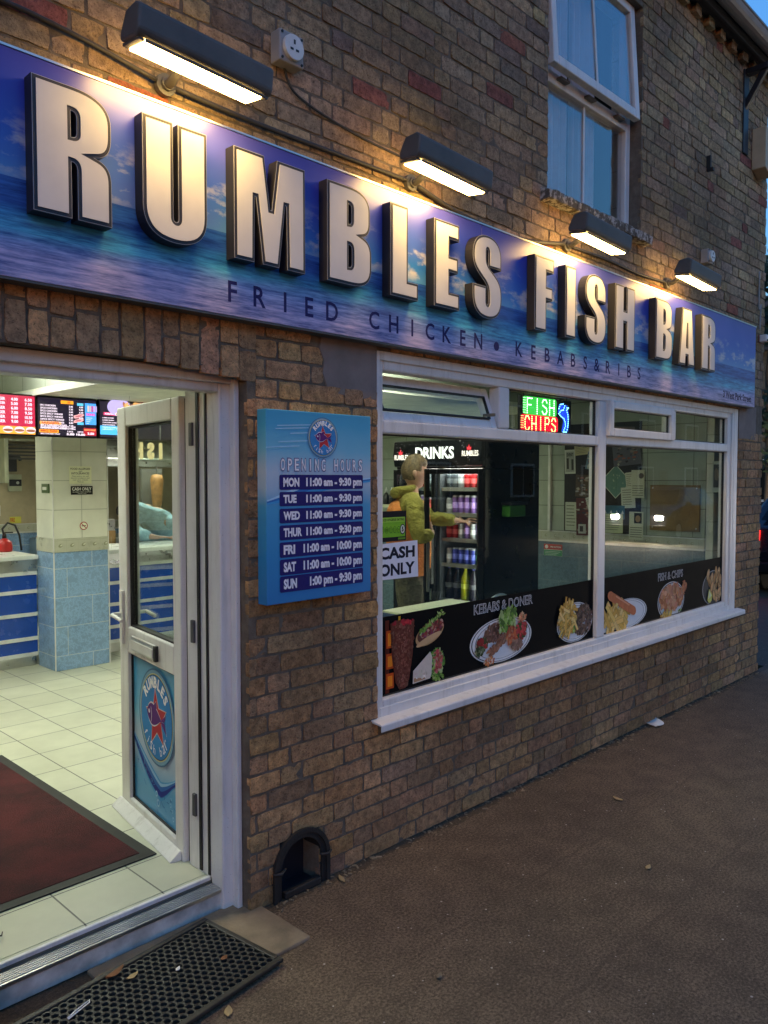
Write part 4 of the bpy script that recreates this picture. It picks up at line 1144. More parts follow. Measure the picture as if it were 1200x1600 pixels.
blob(f, 3.29, .705, .045, .018, [(.50, .16, .05), (.40, .09, .04), (.55, .42, .30)], 50, .006, .012)
lettuce(f, [(3.44 + random.uniform(-.05, .07), .895 + random.uniform(-.03, .055)) for k in range(26)], .034)
f.build('grill_platter_picture', 'print', wg)
f = Flat((0, Y0, 0))     # doner meat and chips, cut by the edge of the pane
plate(f, 4.155, .795, .20, .118); f.h += f.step
blob(f, 4.235, .80, .105, .09, [(.10, .06, .045), (.15, .09, .065), (.06, .038, .03), (.19, .12, .09)], 260, .008, .020, .3)
chips(f, 4.06, .83, .085, .085, 95, .10, .015)
lettuce(f, [(4.13, .765), (4.12, .75)], .018)
f.build('doner_and_chips_picture', 'print', wg)
f = Flat((0, Y0, 0)); outlined(f, 'KEBABS & DONER', 3.177, 3.706, .957, 1.010); f.build('lettering', 'print', wg)

wg = thing('window_graphic', 'black window strip with fish and chips pictures on the right pane', 'window graphic', (5.4, .044, .68), 'food picture strips on the shop window')
mb = MB(); mb.box(4.459, 6.365, .0455, .0495, .679, 1.026); mb.build('black_film', 'tinted', wg)
f = Flat((0, Y0, 0))     # sausage and chips
plate(f, 4.80, .765, .28, .10); f.h += f.step
f.rect(4.462, 4.56, .682, .78, (.58, .59, .58)); f.up()
chips(f, 4.66, .765, .14, .065, 40, .16, .028)
f.up()
for k in range(18):
    t = k / 17; f.h += f.step * .1
    f.ell(4.575 + .30 * t, .905 - .125 * t, .042, .030, var((.50, .145, .06), .08), -.4, 14)
f.up().bar(4.73, .86, .2, .010, -.4, (.66, .28, .15)); chips(f, 4.60, .75, .08, .05, 14, .15, .028)
f.build('sausage_and_chips_picture', 'print', wg)
f = Flat((0, Y0, 0))     # battered pieces on a plate
f.ell(5.46, .78, .215, .135, (.50, .50, .49), n=40).up().ell(5.46, .78, .205, .128, (.03, .03, .03), n=40).up().ell(5.46, .78, .195, .122, (.58, .58, .56), n=40).up()
blob(f, 5.46, .80, .185, .085, [(.48, .17, .07), (.56, .24, .12), (.38, .12, .05), (.62, .32, .18), (.52, .20, .12)], 320, .014, .034)
blob(f, 5.66, .86, .03, .04, [(.48, .16, .07), (.40, .11, .06)], 30, .012, .022)
lettuce(f, [(5.60, .70), (5.58, .695)], .02); chips(f, 5.37, .69, .08, .008, 12, .07, .016)
f.build('battered_chicken_picture', 'print', wg)
f = Flat((0, Y0, 0))     # scampi with lemon
f.ell(6.20, .80, .20, .135, (.30, .30, .30), n=40).up().ell(6.20, .80, .19, .128, (.05, .05, .05), n=40).up()
for k in range(34):
    f.h += f.step * .4; c = var(random.choice([(.50, .25, .10), (.58, .32, .14), (.42, .19, .07)]), .1); x, z = 6.215 + random.uniform(-.13, .115), .82 + random.uniform(-.10, .10); r_ = random.uniform(.6, 2.4)
    f.ell(x, z, .047, .026, tuple(v * .45 for v in c), r_, 16); f.h += f.step * .2; f.ell(x, z, .042, .022, c, r_, 16); f.h += f.step * .2; f.ell(x - .006, z + .006, .02, .009, tuple(min(1, v * 1.3) for v in c), r_, 10)
f.up().poly([(6.07, .715), (6.10, .80), (6.165, .745), (6.15, .70), (6.10, .69)], (.60, .55, .12)).up().poly([(6.085, .72), (6.102, .785), (6.15, .743)], (.68, .66, .35))
f.build('scampi_picture', 'print', wg)
f = Flat((0, Y0, 0)); outlined(f, 'FISH & CHIPS', 5.245, 5.645, .935, .990); f.build('lettering', 'print', wg)

# ------------------------------------------------------------ stickers and light sign in the window
f = Flat((0, .0492, 0)); f.rect(2.505, 2.676, 1.365, 1.502, (.012, .012, .014)).up().rect(2.505, 2.668, 1.385, 1.452, (.16, .42, .03)).up().rect(2.505, 2.668, 1.452, 1.474, (.26, .52, .06)).up()
f.text('FOOD HYGIENE RATING', 2.508, 2.662, 1.457, 1.469, (.02, .05, .01), .02)
for k in range(5): f.ell(2.522 + k * .026, 1.418, .011, .015, (.05, .16, .02), n=14)
f.up()
for k in range(5): f.ell(2.522 + k * .026, 1.418, .009, .0125, (.16, .42, .03), n=14)
for k in range(5): f.text(str(k), 2.518 + k * .026, 2.527 + k * .026, 1.411, 1.426, (.05, .16, .02))
f.ell(2.651, 1.418, .017, .024, (.01, .01, .01), n=18); f.up().ell(2.651, 1.418, .0135, .019, (.55, .62, .45), n=18); f.up().text('5', 2.645, 2.657, 1.407, 1.430, (.01, .01, .01), .05)
f.rect(2.62, 2.668, 1.372, 1.381, (.10, .24, .03))
tag(f.build('hygiene_sticker', 'paper', origin=(2.59, .049, 1.43)), 'green and black food hygiene rating sticker with a 5 on the window glass', 'sticker')
f = Flat((0, .0492, 0)); f.poly([(2.505, 1.196), (2.760, 1.192), (2.754, 1.362), (2.505, 1.357)], (.62, .64, .70)).up()
f.text('CASH', 2.500, 2.735, 1.286, 1.340, (.012, .014, .025), .04); f.text('ONLY', 2.502, 2.735, 1.210, 1.266, (.012, .014, .025), .04)
tag(f.build('cash_only_notice', 'paper', origin=(2.63, .049, 1.28)), 'white paper notice reading CASH ONLY taped inside the window', 'notice')

led = thing('led_sign', 'glowing green, red and blue FISH CHIPS light sign hung in the window', 'light sign', (3.97, .12, 2.0))
mb = MB(); mb.box(3.70, 4.235, .135, .150, 1.905, 2.112); mb.build('backing', 'black_gloss', led)
f = Flat((0, .1345, 0)); f.step = .002
def dotted(f, st, x0, x1, z0, z1, col, d=.0042):
    ST = {'F': [[(0, 0), (0, 1), (1, 1)], [(0, .55), (.8, .55)]], 'I': [[(.5, 0), (.5, 1)]], 'S': [[(1, .82), (.75, 1), (.25, 1), (0, .8), (.1, .6), (.9, .42), (1, .2), (.75, 0), (.25, 0), (0, .18)]],
          'H': [[(0, 0), (0, 1)], [(1, 0), (1, 1)], [(0, .5), (1, .5)]], 'C': [[(1, .8), (.75, 1), (.25, 1), (0, .75), (0, .25), (.25, 0), (.75, 0), (1, .2)]], 'P': [[(0, 0), (0, 1), (.8, 1), (1, .78), (.8, .55), (0, .55)]]}
    n = len(st); cw = (x1 - x0) / n
    for i, c in enumerate(st):
        for pl in ST[c]:
            for a, b in zip(pl, pl[1:]):
                A = Vector((x0 + i * cw + (.08 + .62 * a[0]) * cw, z0 + a[1] * (z1 - z0))); B = Vector((x0 + i * cw + (.08 + .62 * b[0]) * cw, z0 + b[1] * (z1 - z0)))
                q = max(1, int(round((B - A).length / .0115)))
                for k in range(q + 1):
                    p = A.lerp(B, k / q); f.ell(p.x, p.y, d, d, col, n=8)
for st, x0, x1, z0, z1, cd, cg in (('FISH', 3.765, 4.07, 2.018, 2.100, (.30, 1., .50), (.0, .085, .012)), ('CHIPS', 3.745, 4.085, 1.920, 1.998, (1., .50, .18), (.17, .0, .005))):
    g = Flat((0, .1347, 0)); g.rrect(x0 - .035, x1 + .005, z0 - .010, z1 + .010, .02, cg); g.build('painted_glow', 'led', led)  # light of the dots on the backing, put in as an emitting patch
    dotted(f, st, x0, x1, z0, z1, cd)
    for k in range(7):
        z = z0 + (z1 - z0) * k / 6
        for q in range(4): f.ell(x0 - .012 - q * .007, z, .0032, .0016, tuple(v * .6 for v in cd), n=8)
g = Flat((0, .1347, 0)); g.poly([(4.10, 2.085), (4.19, 2.085), (4.215, 2.02), (4.205, 1.93), (4.13, 1.925), (4.15, 1.99), (4.09, 2.04)], (.0, .010, .16)); g.build('painted_glow', 'led', led)  # blue light on the backing, put in the same way
fish = [(4.10, 2.06), (4.115, 2.085), (4.145, 2.09), (4.165, 2.08), (4.15, 2.055), (4.125, 2.05), (4.10, 2.03), (4.125, 2.015), (4.155, 2.005), (4.17, 1.985), (4.175, 1.96), (4.15, 1.925), (4.185, 1.925), (4.20, 1.955), (4.205, 1.99), (4.20, 2.03), (4.185, 2.055), (4.205, 2.07), (4.175, 2.07)]
for a, b in zip(fish, fish[1:]):
    A, B = Vector(a), Vector(b); q = max(1, int((B - A).length / .0115))
    for k in range(q): p = A.lerp(B, k / q); f.ell(p.x, p.y, .0042, .0042, (.10, .45, 1.), n=8)
f.build('led_dots', 'led', led)
mb = MB(); mb.tube([(3.75, .142, 2.11), (3.72, .146, 2.2), (3.70, .15, 2.3)], .002, 5); mb.tube([(4.2, .142, 2.11), (4.21, .15, 2.3)], .002, 5); mb.build('hanging_wire', 'black_plastic', led)

# ------------------------------------------------------------ inside of the shop
mb = MB(); mb.box(-1.79, 6.87, .217, 7.99, -.1, .10); mb.box(.842, 1.752, .1655, .2165, -.1, .098)
mb.build('shop_floor', 'floor_tile', kind='structure')
def tiled_wall(name, axis, pos, a0, a1, z1=2.619, thick=.1, flip=False):
    r = thing(name, {'x': 'tiled inner wall on the right behind the drinks fridge, pale above and blue below', 'y': 'beige and tiled back wall of the kitchen behind the counter'}[axis], 'wall', (pos, a0, .1) if axis == 'x' else (a0, pos, .1))
    def bx(mb, d, z0, z1_):
        if axis == 'x': mb.box(pos - d, pos + thick, a0, a1, z0, z1_)
        else: mb.box(a0, a1, pos - d, pos + thick, z0, z1_)
    s = '_yz' if axis == 'x' else '_xz'
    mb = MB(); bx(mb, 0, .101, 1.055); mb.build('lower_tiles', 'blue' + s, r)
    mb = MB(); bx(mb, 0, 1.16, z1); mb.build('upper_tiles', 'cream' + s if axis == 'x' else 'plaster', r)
    mb = MB(); bx(mb, .004, 1.072, 1.159); mb.build('border_tiles', 'tile_border', r)
    mb = MB(); bx(mb, .012, 1.0555, 1.0715); bx(mb, .007, 1.150, 1.158); mb.build('dado_trim', 'white_plastic', r)
    f = Flat((pos - .0045, 0, 0), u=(0, -1, 0), n=(-1, 0, 0)) if axis == 'x' else Flat((0, pos - .0045, 0))
    a = a0 + .1
    while a < a1 - .1:
        x = -a if axis == 'x' else a
        f.ell(x, 1.112, .016, .012, (.28, .28, .20), .6, 12); f.up().ell(x + .004, 1.114, .010, .006, (.45, .46, .36), .6, 10); f.h = 0
        f.rect(x + .05, x + .053, 1.076, 1.148, (.33, .33, .26)); a += .10
    f.build('border_motif', 'print', r)
    return r
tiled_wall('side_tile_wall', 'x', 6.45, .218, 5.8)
tiled_wall('kitchen_back_wall', 'y', 6.4, -1.7, 6.3)
mb = MB(); mb.box(6.40, 6.449, 2.05, 2.09, 1.16, 2.6); mb.build('wall_conduit', 'white_plastic', BLD)
mb = MB(); mb.box(6.425, 6.449, 1.665, 1.69, 1.16, 2.6); mb.build('wall_conduit', 'white_plastic', BLD)

# bulkhead over the counter with a soffit
mb = MB(); mb.box(2.40, 6.40, 1.55, 5.6, 2.262, 2.30); mb.build('bulkhead_soffit', 'ceiling', BLD)
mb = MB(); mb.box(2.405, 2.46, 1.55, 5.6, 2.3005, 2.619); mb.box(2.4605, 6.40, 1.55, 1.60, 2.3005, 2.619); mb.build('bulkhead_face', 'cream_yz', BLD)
mb = MB(); mb.box(2.392, 2.404, 1.548, 5.6, 2.252, 2.285); mb.build('bulkhead_trim', 'white_plastic', BLD)
# ceiling lights
def ceiling_light(x, y, z, w, d, label):
    r = thing('ceiling_light', label, 'ceiling light', (x, y, z), 'ceiling lights in the shop')
    mb = MB(); mb.box(x - w / 2, x + w / 2, y - d / 2, y + d / 2, z - .03, z - .006); mb.build('panel', 'ceiling_light', r)
    mb = MB()
    for a in ((x - w / 2 - .02, x - w / 2 - .001, y - d / 2 - .02, y + d / 2 + .02), (x + w / 2 + .001, x + w / 2 + .02, y - d / 2 - .02, y + d / 2 + .02), (x - w / 2, x + w / 2, y - d / 2 - .02, y - d / 2 - .001), (x - w / 2, x + w / 2, y + d / 2 + .001, y + d / 2 + .02)): mb.box(a[0], a[1], a[2], a[3], z - .04, z - .002)
    for k in range(1, 6): mb.box(x - w / 2, x + w / 2, y - d / 2 + d * k / 6 - .003, y - d / 2 + d * k / 6 + .003, z - .05, z - .0305)
    mb.build('louvre', 'alu', r)
ceiling_light(1.2, 1.9, 2.618, 1.2, .5, 'bright ceiling light panel over the entrance carpet')
ceiling_light(1.2, 5.0, 2.618, 1.2, .4, 'ceiling light panel over the kitchen left of the pillar')
ceiling_light(4.2, 5.0, 2.262, 1.2, .4, 'ceiling light panel over the kitchen right of the pillar')
ceiling_light(5.2, 2.9, 2.262, .55, .55, 'louvred ceiling light behind the drinks fridge')
ceiling_light(1.7, 3.1, 2.618, 1.0, .4, 'ceiling light panel in front of the menu screens')
ceiling_light(4.0, 1.15, 2.618, .5, .5, 'small unseen louvred ceiling light added to brighten the man at the fridge')  # unseen light, added and placed to brighten the customer

# pillar
pil = thing('tiled_pillar', 'square pillar tiled cream above and blue marble below in front of the counter', 'pillar', (2.9, 3.95, .1))
mb = MB(); mb.box(2.688, 3.14, 3.86, 4.19, .101, 1.055); mb.build('lower_tiles', 'blue_xz', pil, bevel=.004)
mb = MB(); mb.box(2.688, 3.14, 3.86, 4.19, 1.165, 2.261); mb.build('upper_tiles', 'cream_xz', pil, bevel=.004)
mb = MB(); mb.box(2.684, 3.144, 3.856, 4.19, 1.0555, 1.1645); mb.build('border_tiles', 'tile_border', pil, bevel=.003)
f = Flat((0, 3.8552, 0))
for k in range(5):
    x = 2.74 + k * .095; f.h = 0; f.ell(x, 1.11, .020, .014, (.24, .24, .17), .5, 12); f.up().ell(x + .006, 1.113, .012, .007, (.5, .5, .4), .5, 10)
    f.rect(x + .046, x + .049, 1.06, 1.16, (.36, .36, .28))
f.rect(2.69, 3.14, 1.148, 1.153, (.34, .34, .27)); f.build('border_motif', 'print', pil)
mb = MB(); mb.box(2.680, 2.6875, 3.852, 3.8595, .101, 2.261); mb.box(3.1405, 3.147, 3.852, 3.8595, .101, 2.261); mb.build('corner_trim', 'white_plastic', pil)

def notice(name, label, cat, x0, x1, z0, z1, bgc, lines, y=3.852, mat='paper', group=None):
    f = Flat((0, y, 0)); f.rect(x0, x1, z0, z1, bgc).up()
    for st, a, b, c, d, col in lines: f.text(st, x0 + a * (x1 - x0), x0 + b * (x1 - x0), z0 + c * (z1 - z0), z0 + d * (z1 - z0), col, .02)
    return tag(f.build(name, mat, origin=((x0 + x1) / 2, y, (z0 + z1) / 2)), label, cat, group)
ink = (.06, .06, .05)
notice('allergy_notice', 'cream food allergies notice on the tiled pillar, above the black plate', 'notice', 2.817, 3.003, 1.604, 1.745, (.60, .60, .42),
       [('FOOD ALLERGIES', .06, .94, .80, .92, ink), ('AND', .42, .58, .69, .75, ink), ('INTOLERANCES', .1, .9, .54, .66, ink), ('Please speak to our staff', .12, .88, .40, .47, ink), ('about the ingredients in your', .08, .92, .29, .36, ink), ('meal when ordering', .15, .85, .18, .25, ink), ('Thank you', .36, .64, .07, .14, ink)])
notice('cash_only_plate', 'black CASH ONLY plate on the tiled pillar', 'notice', 2.828, 3.012, 1.516, 1.586, (.012, .012, .012), [('CASH ONLY', .06, .94, .48, .85, (.7, .7, .65)), ('NO CREDIT CARDS ACCEPTED', .08, .92, .26, .36, (.6, .6, .55)), ('THANK YOU', .3, .7, .10, .18, (.6, .6, .55))])
f = Flat((0, 3.852, 0)); f.ell(2.931, 1.262, .034, .034, (.30, .03, .04), n=24).up().ell(2.931, 1.262, .027, .027, (.60, .60, .48), n=24).up().bar(2.931, 1.262, .036, .007, 0, (.03, .03, .03)).up().bar(2.931, 1.262, .058, .006, -.78, (.30, .03, .04))
tag(f.build('no_smoking_sign', 'paper', origin=(2.931, 3.852, 1.262)), 'small round no smoking sign low on the tiled pillar', 'sign')
ls = thing('light_switch', 'small green switch plate on the left face of the pillar', 'switch', (2.687, 4.0, 1.57))
mb = MB(); mb.box(2.675, 2.687, 3.92, 4.05, 1.53, 1.605); mb.build('plate', plain('green_plate', (.08, .14, .06), .4), ls, bevel=.003)
mb = MB(); mb.box(2.670, 2.6745, 3.95, 4.02, 1.555, 1.58); mb.build('rocker', 'white_plastic', ls)

# counter
ct = thing('serving_counter', 'long blue counter with white stripes and a pale top', 'counter', (2, 4.2, .1))
for xa, xb in ((-1.6, 2.684), (3.148, 5.2)):
    mb = MB(); mb.box(xa, xb, 4.20, 4.75, .20, .885); mb.build('front', 'counter_blue', ct)
    mb = MB()
    for z in (.335, .535, .725, .205, .875): mb.box(xa, xb, 4.190, 4.1995, z - .018, z + .012)
    mb.build('stripe', 'counter_white', ct)
    mb = MB(); mb.box(xa, xb, 4.195, 4.75, .886, .985); mb.build('fascia', 'steel', ct)
    mb = MB(); mb.box(xa, xb, 4.15, 4.80, .986, 1.022); mb.build('worktop', 'counter_white', ct, bevel=.006)
    mb = MB(); mb.box(xa, xb, 4.23, 4.74, .101, .199); mb.build('kickboard', 'steel', ct)

# menu screens
def menu_screen(x0, x1, z0, z1, y, label, paint):
    r = thing('menu_screen', label, 'menu screen', ((x0 + x1) / 2, y, z0), 'menu screens above the counter')
    mb = MB(); mb.box(x0, x1, y, y + .05, z0, z1); mb.build('bezel', 'black_gloss', r, bevel=.003)
    f = Flat((x0 + .008, y - .001, z0 + .012)); f.step = .0008; W_, H_ = x1 - x0 - .016, z1 - z0 - .024
    paint(f, W_, H_); f.build('picture', 'screen', r)
    mb = MB(); mb.box((x0 + x1) / 2 - .02, (x0 + x1) / 2 + .02, y + .051, y + .10, z1 - .1, 2.2615); mb.build('bracket', 'dark_metal', r)
WH = (.75, .70, .95)
def m_burger(f, W_, H_):
    f.rect(0, W_, 0, H_, (.42, .01, .06)).up()
    rows_ = ['CHICKEN BURGER', 'QUARTER POUNDER', 'SUPER BURGER', 'VEGGIE BURGER', 'FISH BURGER', 'ROLL BURGER']
    for k, s in enumerate(rows_):
        z = H_ * (.90 - .115 * k); f.text(s, .02, W_ * .48, z - .012, z + .010, WH, .03); f.text('%d.00' % (4 + k), W_ * .58, W_ * .70, z - .012, z + .010, WH, .03); f.text('%d.50' % (6 + k), W_ * .82, W_ * .95, z - .012, z + .010, WH, .03)
    f.rect(0, W_, 0, .055, (.85, .35, .05)).up().text('MAKE IT A MEAL', .01, W_ * .38, .015, .04, (.35, .02, .02), .03)
    for k in range(3): f.ell(W_ * (.52 + .2 * k), .03, .036, .024, (.75, .60, .75), n=16).up().ell(W_ * (.52 + .2 * k), .026, .034, .010, (.25, .09, .05), n=16)
def m_chicken(f, W_, H_):
    f.w = Vector((0, 0, .76)); H_ /= .76                # the list is set tall and squeezed to the screen
    f.rect(0, W_, 0, H_, (.008, .006, .02)).up()
    f.rect(.17, W_ * .60, H_ - .05, H_ - .018, (.80, .30, .03)).up().text('CHICKEN', .22, W_ * .55, H_ - .044, H_ - .024, (.30, .02, .02), .04)
    rows_ = ['1PC CHICKEN', '2PCS CHICKEN', '3PCS CHICKEN', '5PCS SPICY WINGS', '8PCS SPICY WINGS', '10PCS SPICY WINGS', '20PCS SPICY WINGS', '4PCS CHICKEN STRIPS', 'CHICKEN STRIPS WRAP']
    for k, s in enumerate(rows_):
        z = H_ - .075 - .027 * k; f.text(s, .015, .015 + .0105 * len(s), z - .008, z + .009, WH, .03); f.text('%d.%d0' % (2 + k, (k * 3) % 10), W_ * .52, W_ * .59, z - .008, z + .009, WH, .03)
        if k < 5: f.text('%d.00' % (4 + k), W_ * .70, W_ * .77, z - .008, z + .009, WH, .03)
    f.rect(.01, .17, .105, .135, (.80, .30, .03)).up().text('NUGGETS', .025, .155, .11, .13, (.30, .02, .02), .04)
    for k, s in enumerate(['6PCS CHICKEN NUGGETS', '10PCS CHICKEN NUGGETS']): f.text(s, .015, .23, .082 - .020 * k, .095 - .020 * k, WH, .03); f.text('4.00', .245, .28, .082 - .02 * k, .095 - .02 * k, WH, .03)
    f.rect(.005, .15, .025, .055, (.80, .30, .03)).up().text('BBQ RIBS', .015, .14, .03, .05, (.30, .02, .02), .04); f.text('BBQ CHICKEN WRAP', .015, .16, .006, .02, WH, .03)
    f.text('5 PCS', .215, .26, .035, .05, WH, .03); f.text('5.00', .21, .27, .006, .028, WH, .05); f.text('10PCS', .295, .34, .035, .05, WH, .03); f.text('10.00', .285, .355, .006, .028, WH, .05)
    f.rect(W_ * .77, W_, .01, .085, (.35, .01, .03)).up().text('POTATO WEDGES', W_ * .785, W_ * .985, .058, .075, (.85, .40, .15), .03); f.text('3.50', W_ * .84, W_ * .96, .018, .042, WH, .05)
    f.rect(W_ * .80, W_, .12, H_ - .03, (.03, .28, .85)).up()
    for k, c in enumerate([(.55, .45, .35), (.5, .35, .3), (.45, .03, .12), (.5, .25, .55), (.35, .3, .7)]): f.rect(W_ * .845 + k * .016, W_ * .845 + k * .016 + .011, .25, .31, c)
    f.text('DRINKS', W_ * .82, W_ * .98, .21, .235, (.75, .05, .35), .04)
    for k in range(4): f.rect(W_ * .82, W_ * (.93 - .02 * k), .185 - .018 * k, .190 - .018 * k, (.45, .65, .95))
    for x, z in ((W_ * .68, .20), (W_ * .68, .155)): f.ell(x, z, .042, .018, (.65, .35, .42), .3, 14, .2).up().ell(x, z, .026, .009, (.40, .13, .18), .3, 12, .2)
    f.rect(W_ * .66, W_ * .77, H_ - .06, H_ - .035, (.05, .45, .8)); f.rect(W_ * .66, W_ * .77, .115, .14, (.05, .45, .8))
def m_kebab(f, W_, H_):
    f.rect(0, W_, 0, H_, (.012, .010, .025)).up()
    f.rect(.03, .13, H_ * .62, H_ * .70, (.75, .02, .15)).up().text('KEBABS', .04, .12, H_ * .635, H_ * .685, WH, .04)
    for k, s in enumerate(['LAMB DONER', 'LAMB SHISH', 'CHICKEN SHISH', 'KOFTE KEBAB', 'MEAT & CHIPS', 'MIX GRILL']): f.text(s, .02, .02 + .0095 * len(s), H_ * (.53 - .065 * k), H_ * (.56 - .065 * k), WH, .03)
    f.rect(.0, .30, .02, .09, (.03, .40, .85)).up().text('POTATO WEDGES', .03, .22, .06, .078, (.25, .65, .95), .03)
    f.ell(.16, H_ * .86, .10, .07, (.35, .33, .75), n=24).up(); 
    for k in range(120):
        f.h += .00004; f.ell(.20 + random.random() * (W_ - .2), H_ * .74 + random.random() * H_ * .25, random.uniform(.01, .03), random.uniform(.008, .02), var(random.choice([(.18, .05, .05), (.28, .10, .07), (.10, .03, .03), (.55, .30, .12)]), .3), random.uniform(0, 3), 8, .3)
    f.up(); 
    for k in range(9): f.bar(W_ * .62 + random.uniform(0, .25), H_ * .85 + random.uniform(-.05, .05), .10, .016, random.uniform(0, 1.5), (.75, .42, .10))
    f.up().ell(.165, H_ * .66, .045, .018, (.75, .62, .7), n=18).up().ell(.165, H_ * .66, .036, .012, (.12, .03, .03), n=18)
menu_screen(2.00, 2.418, 1.957, 2.258, 3.50, 'red burger menu screen, leftmost above the counter', m_burger)
menu_screen(2.425, 2.885, 1.957, 2.258, 3.50, 'black chicken menu screen with orange headings and a blue drinks panel', m_chicken)
menu_screen(2.892, 3.55, 1.957, 2.258, 3.48, 'kebab menu screen with meat picture, partly behind the open door', m_kebab)

# reversed lettering standing in for a reflection; its glow, panel and wires are added
rl = thing('reflected_lettering', 'cream glowing letters standing in for a reversed reflection in the door glass', 'reflected lettering', (3.05, 3.1, 1.9))
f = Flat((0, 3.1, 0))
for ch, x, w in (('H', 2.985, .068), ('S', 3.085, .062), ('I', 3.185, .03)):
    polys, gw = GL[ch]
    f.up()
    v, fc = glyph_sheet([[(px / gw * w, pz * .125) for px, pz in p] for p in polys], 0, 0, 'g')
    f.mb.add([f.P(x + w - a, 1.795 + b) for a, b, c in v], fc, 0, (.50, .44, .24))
f.build('lettering', emit('reflection_glow', None, .22, True), rl)  # emission stands in for the reflected light
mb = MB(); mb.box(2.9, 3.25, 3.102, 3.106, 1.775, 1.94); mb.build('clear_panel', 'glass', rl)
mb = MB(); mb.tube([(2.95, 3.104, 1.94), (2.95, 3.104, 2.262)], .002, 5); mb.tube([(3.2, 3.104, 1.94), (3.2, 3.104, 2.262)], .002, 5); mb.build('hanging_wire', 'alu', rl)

# entrance carpet
cp = thing('entrance_carpet', 'maroon entrance carpet with a black rubber border inside the doorway', 'carpet', (1.0, 1.35, .1))
mb = MB(); mb.box(.24, 1.60, .55, 2.12, .101, .108); mb.build('pile', 'carpet', cp)
mb = MB()
for a in ((.20, 1.65, .50, .5495), (.20, 1.65, 2.1205, 2.17), (.20, .2395, .5495, 2.1205), (1.6005, 1.65, .5495, 2.1205)): mb.box(a[0], a[1], a[2], a[3], .1005, .106)
mb.build('rubber_border', 'carpet_edge', cp)

# kitchen behind the counter, left of the pillar
ext = thing('fire_extinguisher', 'red fire extinguisher with black hose on the counter at far left', 'fire extinguisher', (2.60, 4.62, 1.022))
mb = MB(); mb.lathe([(.001, 0), (.060, .002), (.062, .02), (.062, .055), (.055, .085), (.03, .105), (.02, .115)], (2.59, 4.62, 1.023), 18); mb.build('cylinder', 'red', ext, smooth=True)
mb = MB(); mb.lathe([(.018, 0), (.018, .02), (.010, .04)], (2.59, 4.62, 1.139), 12); mb.box(2.575, 2.66, 4.612, 4.628, 1.18, 1.19); mb.build('valve', 'black_plastic', ext)
mb = MB(); mb.tube([(2.58, 4.60, 1.16), (2.56, 4.58, 1.22), (2.60, 4.57, 1.27), (2.66, 4.57, 1.25), (2.70, 4.58, 1.16), (2.715, 4.58, 1.03)], .009, 8); mb.build('hose', 'black_plastic', ext, smooth=True)
rk = thing('wall_rack', 'brown slatted wire rack high on the kitchen back wall', 'rack', (3.30, 6.3, 2.0))
mb = MB(); mb.box(3.16, 3.20, 6.12, 6.39, 1.60, 2.06); mb.box(3.201, 3.60, 6.12, 6.39, 2.04, 2.06); mb.build('bracket', 'wood_pale', rk)
mb = MB()
for k in range(5): mb.box(3.205, 3.60, 6.14 + .01 * k, 6.16 + .01 * k, 1.845 + k * .036, 1.862 + k * .036)
mb.build('slat', 'dark_metal', rk)
wd = thing('card_terminal', 'dark handset hanging on the beige kitchen wall', 'telephone', (3.34, 6.38, 1.78))
mb = MB(); mb.box(3.27, 3.37, 6.34, 6.395, 1.72, 1.86); mb.build('base', 'black_plastic', wd, bevel=.006)
mb = MB(); mb.tube([(3.25, 6.33, 1.84), (3.26, 6.32, 1.87), (3.38, 6.32, 1.88), (3.40, 6.33, 1.84)], .018, 8); mb.build('handset', 'dark_metal', wd, smooth=True)
for x, z, lab in ((3.36, 1.60, 'double wall socket with dark centre plate on the beige kitchen wall'), (3.12, 1.60, 'single round wall switch on the beige kitchen wall')):
    so = thing('wall_socket', lab, 'socket', (x, 6.395, z)); w = .07 if x > 3.2 else .035
    mb = MB(); mb.box(x - w, x + w, 6.372, 6.398, z - .09 if w > .05 else z - .04, z + .09 if w > .05 else z + .04); mb.build('plate', 'wood_pale', so, bevel=.004)
    mb = MB(); mb.box(x - w * .9, x + w * .9, 6.366, 6.3715, z - .035, z + .035); mb.build('dark_plate', 'black_plastic', so)
    mb = MB(); mb.tube([(x + w * .3, 6.3655, z), (x + w * .3, 6.358, z)], .016, 10); mb.build('dial', 'white_plastic', so)
notice('kitchen_notice', 'small red and white notice on the beige kitchen wall', 'notice', 3.10, 3.21, 1.25, 1.36, (.6, .55, .5), [('NOTICE', .1, .9, .65, .9, (.4, .03, .03)), ('STAFF', .1, .9, .25, .5, (.05, .03, .15))], y=6.39)
notice('fire_action_sign', 'tiny red and yellow fire sign above the kitchen tile border', 'sign', 3.30, 3.42, 1.165, 1.235, (.55, .50, .10), [('FIRE', .05, .45, .2, .8, (.5, .03, .02))], y=6.39)

# kitchen seen through the door glass
hd = thing('extractor_hood', 'stainless steel extractor hood over the kitchen range', 'hood', (4.6, 5.9, 1.9))
mb = MB(); mb.prism([(5.45, 1.78), (5.45, 1.86), (5.7, 2.12), (6.39, 2.12), (6.39, 1.78)], 'x', 3.75, 5.6); mb.build('canopy', 'steel', hd, bevel=.006)
mb = MB(); mb.box(3.75, 5.6, 5.43, 5.4495, 1.775, 1.80); mb.build('lip', 'alu', hd)
rg = thing('kitchen_range', 'steel kitchen range with chopping board along the back wall', 'range', (4.6, 6.0, .1))
mb = MB(); mb.box(3.5, 5.6, 5.75, 6.38, .101, 1.0); mb.build('body', 'steel', rg, bevel=.006)
mb = MB(); mb.box(3.52, 3.85, 5.72, 5.749, .55, .8); mb.build('oven_door', 'dark_metal', rg)
mb = MB(); mb.box(3.5, 3.9, 5.78, 6.2, 1.001, 1.03); mb.build('board', 'wood_board', rg)
ds = thing('doner_spit', 'orange brown doner meat on a vertical spit in the kitchen', 'doner spit', (4.50, 5.35, 1.2))
